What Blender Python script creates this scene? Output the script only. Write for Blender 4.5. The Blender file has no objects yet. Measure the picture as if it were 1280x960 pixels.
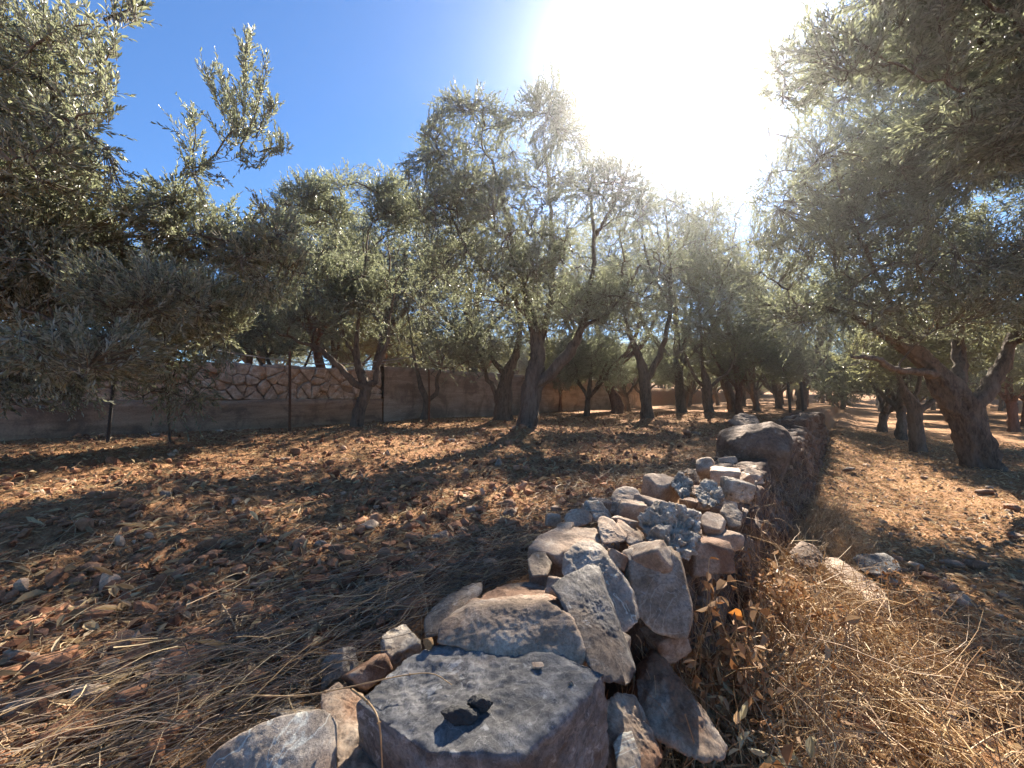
import bpy, bmesh, math, random
import numpy as np
from mathutils import Vector, Matrix

# ------------------------------------------------------------------ camera, world, sun, exposure
SC = bpy.context.scene
COL = SC.collection
F, HY = 500.0, 495.0                       # focal length and horizon row, in pixels of the 1280 wide photo
PITCH = math.atan((HY - 480.0) / F)
CAM = np.array([0.0, 0.0, 0.70])
cam_d = bpy.data.cameras.new('camera')
cam_d.sensor_width = 36.0
cam_d.lens = 36.0 * F / 1280.0
cam_d.clip_start = 0.02
cam_d.clip_end = 1000
cam = bpy.data.objects.new('camera', cam_d)
COL.objects.link(cam)
cam.location = CAM
cam.rotation_euler = (math.pi / 2 + PITCH, 0, 0)
SC.camera = cam

def ray(px, py):
    x, u = (px - 640) / F, (480 - py) / F
    c, s = math.cos(PITCH), math.sin(PITCH)
    return np.array([x, c - u * s, s + u * c])

def at(px, py, Y):
    d = ray(px, py)
    return CAM + d * (Y / d[1])

def onz(px, py, z=0.0):
    d = ray(px, py)
    return CAM + d * ((z - CAM[2]) / d[2])

sd = ray(835, 92); sd = sd / np.linalg.norm(sd)
SUN_EL = math.asin(sd[2]); SUN_AZ = math.atan2(sd[0], sd[1])

world = bpy.data.worlds.new('World'); SC.world = world
world.use_nodes = True
wn = world.node_tree.nodes; wl = world.node_tree.links
sky = wn.new('ShaderNodeTexSky'); sky.sky_type = 'NISHITA'; sky.sun_disc = False
sky.sun_elevation = SUN_EL; sky.sun_rotation = SUN_AZ
sky.air_density = 0.9; sky.dust_density = 0.1; sky.ozone_density = 4.0
wn['Background'].inputs['Strength'].default_value = 0.054
tint = wn.new('ShaderNodeMix'); tint.data_type = 'RGBA'; tint.blend_type = 'MULTIPLY'; tint.inputs[0].default_value = 1.0
wl.new(sky.outputs[0], tint.inputs[6]); tint.inputs[7].default_value = (0.50, 0.70, 0.86, 1)     # very clear, deep blue sky
wl.new(tint.outputs[2], wn['Background'].inputs[0])

sun_d = bpy.data.lights.new('sun', 'SUN'); sun_d.energy = 5.0; sun_d.angle = math.radians(0.53)
sun_d.color = (1.0, 0.90, 0.77)
sun = bpy.data.objects.new('sun', sun_d); COL.objects.link(sun)
sun.rotation_euler = Vector(sd).to_track_quat('Z', 'Y').to_euler()
sun.location = (5, 5, 20)

SC.view_settings.view_transform = 'Standard'; SC.view_settings.look = 'None'
SC.view_settings.gamma = 1.0; SC.view_settings.use_curve_mapping = False
SC.view_settings.exposure = 2.28

HAZE_D, HAZE_G = 0.0023, 0.895
cy = SC.cycles
cy.use_denoising = True
cy.max_bounces = 6; cy.diffuse_bounces = 4; cy.glossy_bounces = 2; cy.transmission_bounces = 3
cy.transparent_max_bounces = 6; cy.volume_bounces = 0
cy.use_adaptive_sampling = True; cy.adaptive_threshold = 0.02
cy.sample_clamp_indirect = 6.0
cy.caustics_reflective = False; cy.caustics_refractive = False

# ------------------------------------------------------------------ numeric helpers
RNG = np.random.default_rng(7)

def _h(ix, iy, iz):
    h = (ix * 73856093) ^ (iy * 19349663) ^ (iz * 83492791)
    h = (h ^ (h >> 13)) * 1274126177
    h = (h ^ (h >> 16)) & 0xffffff
    return h / 16777215.0

def vnoise(p):
    p = np.asarray(p, dtype=np.float64)
    i = np.floor(p).astype(np.int64); f = p - i
    u = f * f * (3 - 2 * f)
    x, y, z = i[..., 0], i[..., 1], i[..., 2]
    ux, uy, uz = u[..., 0], u[..., 1], u[..., 2]
    def L(a, b, t): return a + (b - a) * t
    a = L(L(_h(x, y, z), _h(x+1, y, z), ux), L(_h(x, y+1, z), _h(x+1, y+1, z), ux), uy)
    b = L(L(_h(x, y, z+1), _h(x+1, y, z+1), ux), L(_h(x, y+1, z+1), _h(x+1, y+1, z+1), ux), uy)
    return L(a, b, uz) * 2 - 1

def fbm(p, oct=4, gain=0.5):
    p = np.asarray(p, dtype=np.float64); s = 0; a = 1.0; t = 0
    for k in range(oct):
        s = s + a * vnoise(p * (2.03 ** k) + 17.3 * k); t += a; a *= gain
    return s / t

def sstep(a, b, x):
    t = np.clip((x - a) / (b - a), 0, 1); return t * t * (3 - 2 * t)

def unit(v): return v / (np.linalg.norm(v, axis=-1, keepdims=True) + 1e-12)

# wall frame: s runs along the terrace wall, t is the distance to its left
WD = np.array([0.643, 0.766]); WN = np.array([-0.766, 0.643])
def st(x, y): return x * WD[0] + y * WD[1], x * WN[0] + y * WN[1]
def xy(s, t): return np.array([s * WD[0] + t * WN[0], s * WD[1] + t * WN[1]])

MOUNDS = []          # (x, y, height, radius)
FARWALL_T = 9.8

def ground_h(x, y, fine=True):
    x = np.asarray(x, float); y = np.asarray(y, float)
    s, t = st(x, y)
    r = np.hypot(x, y)
    z3 = np.stack([x, y, x * 0], -1)
    step = sstep(0.42, 0.72, t)
    end = sstep(13.5, 16, s)
    low = -0.60 + 0.10 * sstep(-0.6, 0.35, t) * (1 - sstep(1.5, 4, s)) + 0.13 * np.exp(-((t - 0.25) / 0.35) ** 2) + 0.10 * sstep(9, 16, s) * sstep(-2.5, 0, t)
    up = -0.0 + 0.05 * np.exp(-((t - 1.0) / 0.5) ** 2)
    far_low = low + (up - low) * end * 0.0
    h = far_low + (up - far_low) * step
    h = h + 1.25 * sstep(FARWALL_T + 0.1, FARWALL_T + 0.5, t) + 2.6 * sstep(48, 100, r)
    h = h + 0.07 * fbm(z3 * 0.45, 3) * sstep(0.5, 3, r) + 0.035 * fbm(z3 * 2.3 + 5, 3)
    for (mx, my, mh, mr) in MOUNDS:
        h = h + mh * np.exp(-((x - mx) ** 2 + (y - my) ** 2) / (mr * mr))
    if fine:
        a = np.clip(1.3 - r / 14, 0.25, 1)
        h = h + 0.022 * np.sin((t + .25 * fbm(z3 * .8, 2)) * 11) * sstep(1.3, 2.2, t) * sstep(9, 7, t) * (.4 + .6 * np.abs(fbm(z3 * .7 + 3, 2)) * 2)
        h = h + a * (0.016 * fbm(z3 * 9 + 3, 3) + 0.010 * np.abs(fbm(z3 * 27 + 9, 3)) + 0.004 * fbm(z3 * 80, 2))
    return h

def props(o, label=None, cat=None, group=None, kind=None):
    if label: o['label'] = label
    if cat: o['category'] = cat
    if group: o['group'] = group
    if kind: o['kind'] = kind
    return o

def mesh_obj(name, V, Fc, mats, parent=None, origin=None, mi=None, smooth=False):
    """V (n,3) world coordinates; Fc (m,k) array or list of such arrays; becomes ONE object with its origin at `origin`."""
    V = np.asarray(V, dtype=np.float64)
    if isinstance(Fc, np.ndarray): Fc = [Fc]
    if origin is None: origin = np.zeros(3)
    origin = np.asarray(origin, float)
    me = bpy.data.meshes.new(name)
    me.vertices.add(len(V)); me.vertices.foreach_set('co', (V - origin).astype(np.float32).ravel())
    loops = np.concatenate([f.ravel() for f in Fc]).astype(np.int32)
    tot = np.concatenate([np.full(len(f), f.shape[1]) for f in Fc]).astype(np.int32)
    start = np.concatenate([[0], np.cumsum(tot)[:-1]]).astype(np.int32)
    me.loops.add(len(loops)); me.loops.foreach_set('vertex_index', loops)
    me.polygons.add(len(tot)); me.polygons.foreach_set('loop_start', start)
    if not isinstance(mats, (list, tuple)): mats = [mats]
    for m in mats: me.materials.append(m)
    if mi is not None: me.polygons.foreach_set('material_index', np.asarray(mi, np.int32))
    me.polygons.foreach_set('use_smooth', np.full(len(tot), bool(smooth)))
    me.update(calc_edges=True)
    o = bpy.data.objects.new(name, me); COL.objects.link(o)
    if parent is not None:
        o.parent = parent
        o.location = origin - np.asarray(parent.location)
    else: o.location = origin
    return o

def empty(name, loc, label, cat, group=None):
    o = bpy.data.objects.new(name, None); COL.objects.link(o)
    o.location = loc; o.empty_display_size = 0.2
    return props(o, label, cat, group)

class Geo:
    """collects vertices and faces (tris/quads) for one mesh"""
    def __init__(s): s.v = []; s.f = {}; s.n = 0; s.m = {}
    def add(s, V, Fc, m=0):
        V = np.asarray(V).reshape(-1, 3)
        s.v.append(V); k = Fc.shape[1]
        s.f.setdefault(k, []).append(Fc + s.n); s.m.setdefault(k, []).append(np.full(len(Fc), m))
        s.n += len(V)
    def build(s, name, mats, parent=None, origin=None, smooth=False):
        ks = sorted(s.f)
        Fc = [np.concatenate(s.f[k]) for k in ks]
        mi = np.concatenate([np.concatenate(s.m[k]) for k in ks])
        return mesh_obj(name, np.concatenate(s.v), Fc, mats, parent, origin, mi, smooth)

def tube(geo, path, radii, seg=8, m=0, knobs=0.0, seed=0, cap=True, stretch=2.2, freq=5.0):
    path = np.asarray(path, float); radii = np.asarray(radii, float)
    n = len(path)
    T = unit(np.gradient(path, axis=0))
    up = np.array([0.12, 0.93, 0.31]) if abs(T[0][2]) > 0.7 else np.array([0.1, 0.2, 1.0])
    A = unit(np.cross(T, up)); B = np.cross(T, A)
    th = np.linspace(0, 2 * math.pi, seg, endpoint=False)
    ring = A[:, None, :] * np.cos(th)[None, :, None] + B[:, None, :] * np.sin(th)[None, :, None]
    R = np.repeat(radii[:, None], seg, 1)
    if knobs > 0:
        L = np.concatenate([[0], np.cumsum(np.linalg.norm(np.diff(path, axis=0), axis=1))])
        q = np.stack([np.cos(th)[None, :] * 1.7 + 0 * L[:, None], np.sin(th)[None, :] * 1.7 + 0 * L[:, None], (L[:, None] * stretch + 0 * th[None, :]) + seed * 9.1], -1)
        tw = L[:, None] * 1.1
        c, s_ = np.cos(tw), np.sin(tw)
        q2 = np.stack([q[..., 0] * c - q[..., 1] * s_, q[..., 0] * s_ + q[..., 1] * c, q[..., 2]], -1)
        big = fbm(q2 * 1.2 + seed, 3)
        rid = 1 - np.abs(fbm(q2 * np.array([2.6, 2.6, 1.0]) + seed * 3.3, 3)) * 2.2
        fine = fbm(q2 * np.array([7, 7, 4.0]) + 31, 2)
        R = R * (1 + knobs * (0.9 * big - 0.75 * np.clip(rid, 0, 1) + 0.30 * fine + 0.25))
    V = (path[:, None, :] + ring * R[..., None]).reshape(-1, 3)
    i = np.arange(n - 1)[:, None] * seg; j = np.arange(seg)[None, :]; j2 = (j + 1) % seg
    Fq = np.stack([i + j, i + j2, i + seg + j2, i + seg + j], -1).reshape(-1, 4)
    geo.add(V, Fq, m)
    if cap:
        V2 = np.concatenate([V[-seg:], path[-1:] + T[-1:] * radii[-1] * 0.5])
        jj = np.arange(seg)
        geo.add(V2, np.stack([jj, (jj + 1) % seg, np.full(seg, seg)], -1), m)

def spline(pts, n):
    """Catmull-Rom through the given points; columns may include the radius"""
    P = np.asarray(pts, float)
    if len(P) == 2: return P[0] + (P[1] - P[0]) * np.linspace(0, 1, n)[:, None]
    Q = np.concatenate([[2 * P[0] - P[1]], P, [2 * P[-1] - P[-2]]])
    out = []
    for u in np.linspace(0, len(P) - 1 - 1e-6, n):
        k = int(u); f = u - k
        a, b, c, d = Q[k], Q[k+1], Q[k+2], Q[k+3]
        out.append(0.5 * (2*b + (c-a)*f + (2*a-5*b+4*c-d)*f*f + (3*b-a-3*c+d)*f**3))
    return np.array(out)

# ------------------------------------------------------------------ materials
def new_mat(name):
    m = bpy.data.materials.new(name); m.use_nodes = True
    nt = m.node_tree
    return m, nt.nodes, nt.links, nt.nodes['Principled BSDF']

def noise(N, L, scale, detail=6, rough=0.6, vec=None, dist=0.0):
    n = N.new('ShaderNodeTexNoise'); n.inputs['Scale'].default_value = scale
    n.inputs['Detail'].default_value = detail; n.inputs['Roughness'].default_value = rough
    n.inputs['Distortion'].default_value = dist
    if vec: L.new(vec, n.inputs['Vector'])
    return n.outputs['Fac']

def ramp(N, L, fac, stops):
    r = N.new('ShaderNodeValToRGB'); e = r.color_ramp.elements
    while len(e) < len(stops): e.new(0.5)
    for k, (p, c) in enumerate(stops):
        e[k].position = p; e[k].color = (*c, 1) if len(c) == 3 else c
    L.new(fac, r.inputs[0]); return r.outputs[0]

def mixc(N, L, fac, a, b, mode='MIX'):
    n = N.new('ShaderNodeMix'); n.data_type = 'RGBA'; n.blend_type = mode
    if isinstance(fac, float): n.inputs[0].default_value = fac
    else: L.new(fac, n.inputs[0])
    for v, i in ((a, 6), (b, 7)):
        if isinstance(v, tuple): n.inputs[i].default_value = (*v, 1)
        else: L.new(v, n.inputs[i])
    return n.outputs[2]

def math_n(N, L, op, a, b=0.0):
    n = N.new('ShaderNodeMath'); n.operation = op
    for v, i in ((a, 0), (b, 1)):
        if isinstance(v, (int, float)): n.inputs[i].default_value = v
        else: L.new(v, n.inputs[i])
    return n.outputs[0]

def bump(N, L, B, h, strength=0.5, dist=0.01):
    b = N.new('ShaderNodeBump'); b.inputs['Strength'].default_value = strength
    b.inputs['Distance'].default_value = dist
    L.new(h, b.inputs['Height']); L.new(b.outputs[0], B.inputs['Normal'])

def wpos(N): return N.new('ShaderNodeNewGeometry').outputs['Position']

def island(N): return N.new('ShaderNodeNewGeometry').outputs['Random Per Island']

def soil_mat():
    m, N, L, B = new_mat('soil')
    p = wpos(N)
    a = noise(N, L, 1.3, 8, 0.65, p); b = noise(N, L, 22, 8, 0.7, p); c = noise(N, L, 90, 5, 0.7, p)
    red = ramp(N, L, b, [(0.3, (0.12, 0.052, 0.026)), (0.5, (0.31, 0.145, 0.075)), (0.72, (0.52, 0.30, 0.17))])
    lit = ramp(N, L, c, [(0.35, (0.12, 0.058, 0.026)), (0.55, (0.38, 0.23, 0.11)), (0.75, (0.58, 0.41, 0.22))])
    f = ramp(N, L, a, [(0.38, (0.20,) * 3), (0.62, (0.85,) * 3)])
    # dry litter lies thicker on the lower terrace
    sep = N.new('ShaderNodeVectorMath'); sep.operation = 'DOT_PRODUCT'; L.new(p, sep.inputs[0]); sep.inputs[1].default_value = (-0.766, 0.643, 0)
    low = math_n(N, L, 'LESS_THAN', sep.outputs['Value'], 0.55)
    f2 = math_n(N, L, 'MAXIMUM', f, math_n(N, L, 'MULTIPLY', low, 0.55))
    L.new(mixc(N, L, f2, red, lit), B.inputs['Base Color'])
    B.inputs['Roughness'].default_value = 0.95; B.inputs['Specular IOR Level'].default_value = 0.1
    bump(N, L, B, math_n(N, L, 'ADD', noise(N, L, 120, 6, 0.75, p), math_n(N, L, 'MULTIPLY', noise(N, L, 26, 5, 0.7, p), 2.5)), 1.0, 0.012)
    return m

def clod_mat(name, dark, mid, pale):
    m, N, L, B = new_mat(name)
    p = wpos(N)
    base = ramp(N, L, island(N), [(0.0, dark), (0.55, mid), (0.93, mid), (1.0, pale)])
    n = ramp(N, L, noise(N, L, 60, 5, 0.7, p), [(0.3, (0.55,) * 3), (0.7, (1.25,) * 3)])
    L.new(mixc(N, L, 1.0, base, n, 'MULTIPLY'), B.inputs['Base Color'])
    B.inputs['Roughness'].default_value = 0.92; B.inputs['Specular IOR Level'].default_value = 0.15
    bump(N, L, B, noise(N, L, 150, 5, 0.7, p), 0.6, 0.004)
    return m

def straw_mat(name, cols, rough=0.6):
    m, N, L, B = new_mat(name)
    r = island(N)
    k = len(cols)
    c = ramp(N, L, r, [(i / (k - 1), cols[i]) for i in range(k)])
    n = ramp(N, L, noise(N, L, 35, 3, 0.6, wpos(N)), [(0.3, (0.7,) * 3), (0.7, (1.1,) * 3)])
    c = mixc(N, L, 1.0, c, n, 'MULTIPLY')
    L.new(c, B.inputs['Base Color']); B.inputs['Roughness'].default_value = rough
    B.inputs['Specular IOR Level'].default_value = 0.35
    t = N.new('ShaderNodeBsdfTranslucent'); L.new(c, t.inputs[0])
    mx = N.new('ShaderNodeMixShader'); mx.inputs[0].default_value = 0.25
    L.new(B.outputs[0], mx.inputs[1]); L.new(t.outputs[0], mx.inputs[2])
    L.new(mx.outputs[0], N['Material Output'].inputs['Surface'])
    return m

def leaf_mat(name, cols, under, transl=0.45, rough=0.40, tcol=(0.27, 0.29, 0.165)):
    m, N, L, B = new_mat(name)
    g = N.new('ShaderNodeNewGeometry')
    c = ramp(N, L, g.outputs['Random Per Island'], [(i / (len(cols) - 1), cols[i]) for i in range(len(cols))])
    c = mixc(N, L, g.outputs['Backfacing'], c, under)
    L.new(c, B.inputs['Base Color']); B.inputs['Roughness'].default_value = rough
    B.inputs['Specular IOR Level'].default_value = 0.5
    t = N.new('ShaderNodeBsdfTranslucent')
    tc = ramp(N, L, g.outputs['Random Per Island'], [(0.0, tuple(v * 0.7 for v in tcol)), (1.0, tuple(v * 1.3 for v in tcol))])
    L.new(tc, t.inputs[0])
    mx = N.new('ShaderNodeMixShader'); mx.inputs[0].default_value = transl
    L.new(B.outputs[0], mx.inputs[1]); L.new(t.outputs[0], mx.inputs[2])
    L.new(mx.outputs[0], N['Material Output'].inputs['Surface'])
    return m

def bark_mat(name, dark, pale):
    m, N, L, B = new_mat(name)
    mp = N.new('ShaderNodeMapping'); mp.inputs['Scale'].default_value = (1, 1, 0.28)
    L.new(wpos(N), mp.inputs[0]); v = mp.outputs[0]
    a = noise(N, L, 28, 8, 0.7, v, 0.6); b = noise(N, L, 5, 4, 0.6, v)
    c = ramp(N, L, a, [(0.34, dark), (0.62, pale)])
    c = mixc(N, L, ramp(N, L, b, [(0.45, (0.0,) * 3), (0.75, (0.7,) * 3)]), c, tuple(x * 1.5 for x in pale))
    L.new(c, B.inputs['Base Color']); B.inputs['Roughness'].default_value = 0.9
    B.inputs['Specular IOR Level'].default_value = 0.2
    bump(N, L, B, a, 0.9, 0.03)
    return m

def rock_mat(name, base, pale, stain, stain_lo=0.5, vein=0.0, pits=0.0, lichen=0.0, fscale=1.0, bumpd=0.013):
    m, N, L, B = new_mat(name)
    tc = N.new('ShaderNodeTexCoord'); p = tc.outputs['Object']
    add = N.new('ShaderNodeVectorMath'); add.operation = 'ADD'
    oi = N.new('ShaderNodeObjectInfo'); L.new(p, add.inputs[0])
    sc = N.new('ShaderNodeVectorMath'); sc.operation = 'SCALE'; L.new(oi.outputs['Location'], sc.inputs[0]); sc.inputs['Scale'].default_value = 7.0
    L.new(sc.outputs[0], add.inputs[1]); p = add.outputs[0]
    a = noise(N, L, 14 * fscale, 10, 0.68, p, 0.3); b = noise(N, L, 4.5 * fscale, 6, 0.6, p, 0.4)
    f = noise(N, L, 130 * fscale, 8, 0.8, p)
    c = ramp(N, L, a, [(0.30, tuple(v * 0.55 for v in base)), (0.48, base), (0.68, pale)])
    st_ = ramp(N, L, b, [(stain_lo, (0,) * 3), (stain_lo + 0.08, (0.85,) * 3)])
    c = mixc(N, L, st_, c, stain)
    sp = ramp(N, L, f, [(0.3, (0.42,) * 3), (0.5, (1.0,) * 3), (0.72, (1.4,) * 3)])
    c = mixc(N, L, 1.0, c, sp, 'MULTIPLY')
    if vein:
        v = noise(N, L, 7 * fscale, 4, 0.5, p, 1.4)
        ln = math_n(N, L, 'ABSOLUTE', math_n(N, L, 'SUBTRACT', v, 0.5))
        vf = ramp(N, L, ln, [(0.0, (vein,) * 3), (0.012, (0,) * 3)])
        c = mixc(N, L, vf, c, tuple(min(0.75, x * 1.9) for x in pale))
    if lichen:
        v = noise(N, L, 42 * fscale, 5, 0.7, p)
        lf = ramp(N, L, v, [(0.56, (0,) * 3), (0.62, (lichen,) * 3)])
        c = mixc(N, L, lf, c, (0.035, 0.037, 0.042))
        v = noise(N, L, 30 * fscale, 5, 0.7, p, 0.5)
        lf = ramp(N, L, v, [(0.60, (0,) * 3), (0.66, (lichen * 0.8,) * 3)])
        c = mixc(N, L, lf, c, (0.5, 0.5, 0.48))
    h = math_n(N, L, 'ADD', a, math_n(N, L, 'MULTIPLY', f, 0.35))
    if pits:
        vo = N.new('ShaderNodeTexVoronoi'); vo.inputs['Scale'].default_value = 38 * fscale
        L.new(p, vo.inputs['Vector'])
        pf = ramp(N, L, vo.outputs['Distance'], [(0.12, (1,) * 3), (0.42, (0,) * 3)])
        c = mixc(N, L, math_n(N, L, 'MULTIPLY', pf, pits), c, tuple(v * 0.22 for v in base))
        h = math_n(N, L, 'SUBTRACT', h, math_n(N, L, 'MULTIPLY', pf, 0.8))
    L.new(c, B.inputs['Base Color']); B.inputs['Roughness'].default_value = 0.82
    B.inputs['Specular IOR Level'].default_value = 0.3
    bump(N, L, B, h, 0.75, bumpd)
    return m

def plain(name, col, rough=0.7, metal=0.0, var=0.35, scale=20):
    m, N, L, B = new_mat(name)
    n = ramp(N, L, noise(N, L, scale, 6, 0.65, wpos(N)), [(0.3, tuple(c * (1 - var) for c in col)), (0.7, tuple(min(1, c * (1 + var)) for c in col))])
    L.new(n, B.inputs['Base Color']); B.inputs['Roughness'].default_value = rough; B.inputs['Metallic'].default_value = metal
    bump(N, L, B, noise(N, L, scale * 4, 5, 0.7, wpos(N)), 0.4, 0.003)
    return m

M_soil = soil_mat()
M_clod = clod_mat('earth_clods', (0.13, 0.056, 0.03), (0.33, 0.165, 0.09), (0.55, 0.38, 0.25))
M_stone_low = clod_mat('grey_gravel', (0.12, 0.08, 0.052), (0.32, 0.225, 0.15), (0.48, 0.39, 0.30))
M_straw = straw_mat('straw', [(0.20, 0.12, 0.06), (0.42, 0.30, 0.16), (0.60, 0.47, 0.27)])
M_straw_dark = straw_mat('grey_straw', [(0.13, 0.095, 0.07), (0.27, 0.20, 0.14), (0.40, 0.31, 0.21)])
M_grass = straw_mat('dry_grass', [(0.30, 0.17, 0.08), (0.42, 0.27, 0.14), (0.55, 0.38, 0.20), (0.68, 0.53, 0.31)])
M_chip = straw_mat('leaf_litter', [(0.10, 0.055, 0.035), (0.30, 0.18, 0.10), (0.42, 0.28, 0.16), (0.60, 0.44, 0.27)], 0.75)
M_leaf_near = leaf_mat('olive_leaf_silver', [(0.095, 0.115, 0.07), (0.16, 0.18, 0.12), (0.22, 0.235, 0.165), (0.28, 0.26, 0.14)], (0.42, 0.44, 0.37), rough=.36)
M_leaf = leaf_mat('olive_leaf', [(0.075, 0.095, 0.055), (0.12, 0.14, 0.085), (0.17, 0.185, 0.125)], (0.32, 0.34, 0.28))
M_leaf_warm = leaf_mat('olive_leaf_yellowing', [(0.060, 0.075, 0.030), (0.10, 0.11, 0.045), (0.14, 0.14, 0.06)], (0.20, 0.21, 0.13), tcol=(0.28, 0.28, 0.13))
M_twig = plain('twig', (0.14, 0.12, 0.085), 0.85)
M_bark = bark_mat('olive_bark', (0.045, 0.033, 0.025), (0.17, 0.135, 0.10))
M_bark_red = bark_mat('reddish_olive_bark', (0.06, 0.03, 0.02), (0.20, 0.11, 0.07))
R_blue = rock_mat('grey_limestone', (0.13, 0.125, 0.12), (0.30, 0.29, 0.275), (0.11, 0.08, 0.058), 0.54, 0.15, 0.0, 0.5)  # grey darkened further to stand in for shade on the flat block
R_veined = rock_mat('veined_limestone', (0.31, 0.25, 0.19), (0.47, 0.41, 0.335), (0.27, 0.18, 0.12), 0.54, 0.6)
R_tan = rock_mat('tan_limestone', (0.34, 0.24, 0.165), (0.50, 0.40, 0.30), (0.24, 0.13, 0.08), 0.66)
R_brown = rock_mat('earth_stained_limestone', (0.27, 0.195, 0.135), (0.44, 0.365, 0.285), (0.17, 0.085, 0.045), 0.50)
R_soil = rock_mat('soil_stained_stone', (0.26, 0.135, 0.072), (0.42, 0.26, 0.16), (0.20, 0.085, 0.04), 0.5)
R_grey = rock_mat('smooth_grey_limestone', (0.26, 0.195, 0.135), (0.42, 0.345, 0.265), (0.21, 0.14, 0.085), 0.52, 0.25, 0.0, 0.35)
R_dark = rock_mat('dark_grey_limestone', (0.13, 0.115, 0.10), (0.24, 0.22, 0.195), (0.12, 0.085, 0.06), 0.55, 0.2, 0.0, 0.5)
R_karst = rock_mat('pitted_karst', (0.38, 0.315, 0.24), (0.62, 0.55, 0.45), (0.24, 0.18, 0.13), 0.57, 0.0, 0.3, 0.12, 1.0, 0.03)
R_boulder = rock_mat('dark_boulder', (0.155, 0.10, 0.065), (0.25, 0.175, 0.12), (0.10, 0.06, 0.036), 0.52, 0.1, 0.0, 0.25, 0.4, 0.03)
R_wall = rock_mat('terrace_wall_stone', (0.17, 0.115, 0.08), (0.30, 0.23, 0.17), (0.115, 0.060, 0.035), 0.45, 0.0, 0.2, 0.15, 0.6, 0.025)

# ------------------------------------------------------------------ where the trees stand
def ubase(px, py):  # trunk foot on the upper terrace
    p = onz(px, py, 0.0); return p
def lbase(px, py):
    p = onz(px, py, -0.60); return p
BA = ubase(655, 545); BB = ubase(630, 531); BC = ubase(447, 543); BD = ubase(531, 525.5); BE = ubase(350, 531)
BF = np.array([-6.4, 3.3, 0.0]); BH = ubase(809, 527); BI = ubase(886, 521)
BR1 = lbase(1228, 592); BR2 = lbase(1148, 568); BR3 = lbase(1127, 554); BR4 = lbase(1104, 544)
for b, h, r in ((BA, .16, .75), (BB, .10, .7), (BC, .12, .8), (BD, .05, .6), (BE, .05, .6), (BH, .12, .8), (BI, .12, .8), (BR1, .10, .9), (BR2, .06, .6)):
    MOUNDS.append((b[0], b[1], h, r))
MOUNDS.append((*onz(175, 640, 0)[:2], 0.07, 0.5)); MOUNDS.append((*onz(300, 600, 0)[:2], 0.05, 0.5))

# ------------------------------------------------------------------ ground sheet
def make_ground():
    ang = np.concatenate([np.linspace(-66, 66, 950), np.linspace(66, 294, 90)[1:-1]]) * math.pi / 180
    rr = np.concatenate([[0.12], 0.12 * np.exp(np.linspace(0, math.log(150 / 0.12), 640))[1:]])
    A, R = np.meshgrid(ang, rr)
    X = np.sin(A) * R; Y = np.cos(A) * R
    Z = ground_h(X, Y)
    V = np.stack([X, Y, Z], -1).reshape(-1, 3)
    na, nr = len(ang), len(rr)
    i = np.arange(nr - 1)[:, None] * na; j = np.arange(na)[None, :]; j2 = (j + 1) % na
    Q = np.stack([i + j, i + na + j, i + na + j2, i + j2], -1).reshape(-1, 4)
    Vc = np.concatenate([V, [[0, 0, float(ground_h(0, 0))]]])
    jj = np.arange(na)
    T = np.stack([jj, (jj + 1) % na, np.full(na, len(V))], -1)
    o = mesh_obj('ground', Vc, [Q, T], M_soil, smooth=True)
    props(o, 'red brown tilled soil of the olive grove with dry litter', kind='structure')
make_ground()

# ------------------------------------------------------------------ rocks
_ico = {}
def ico(sub):
    if sub not in _ico:
        bm = bmesh.new(); bmesh.ops.create_icosphere(bm, subdivisions=sub, radius=1.0)
        V = np.array([v.co[:] for v in bm.verts]); Fc = np.array([[v.index for v in f.verts] for f in bm.faces])
        bm.free(); _ico[sub] = (unit(V), Fc)
    return _ico[sub]

def hull_planes(P):
    bm = bmesh.new()
    for p in P: bm.verts.new(p)
    bmesh.ops.convex_hull(bm, input=bm.verts)
    bm.normal_update()
    c = P.mean(0); pl = []
    for f in bm.faces:
        n = np.array(f.normal[:]); d = n @ (np.array(f.verts[0].co[:]) - c)
        if d < 0: n, d = -n, -d
        if all(n @ m < 0.992 for m, _ in pl): pl.append((n, d))
    bm.free(); return c, pl

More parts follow.
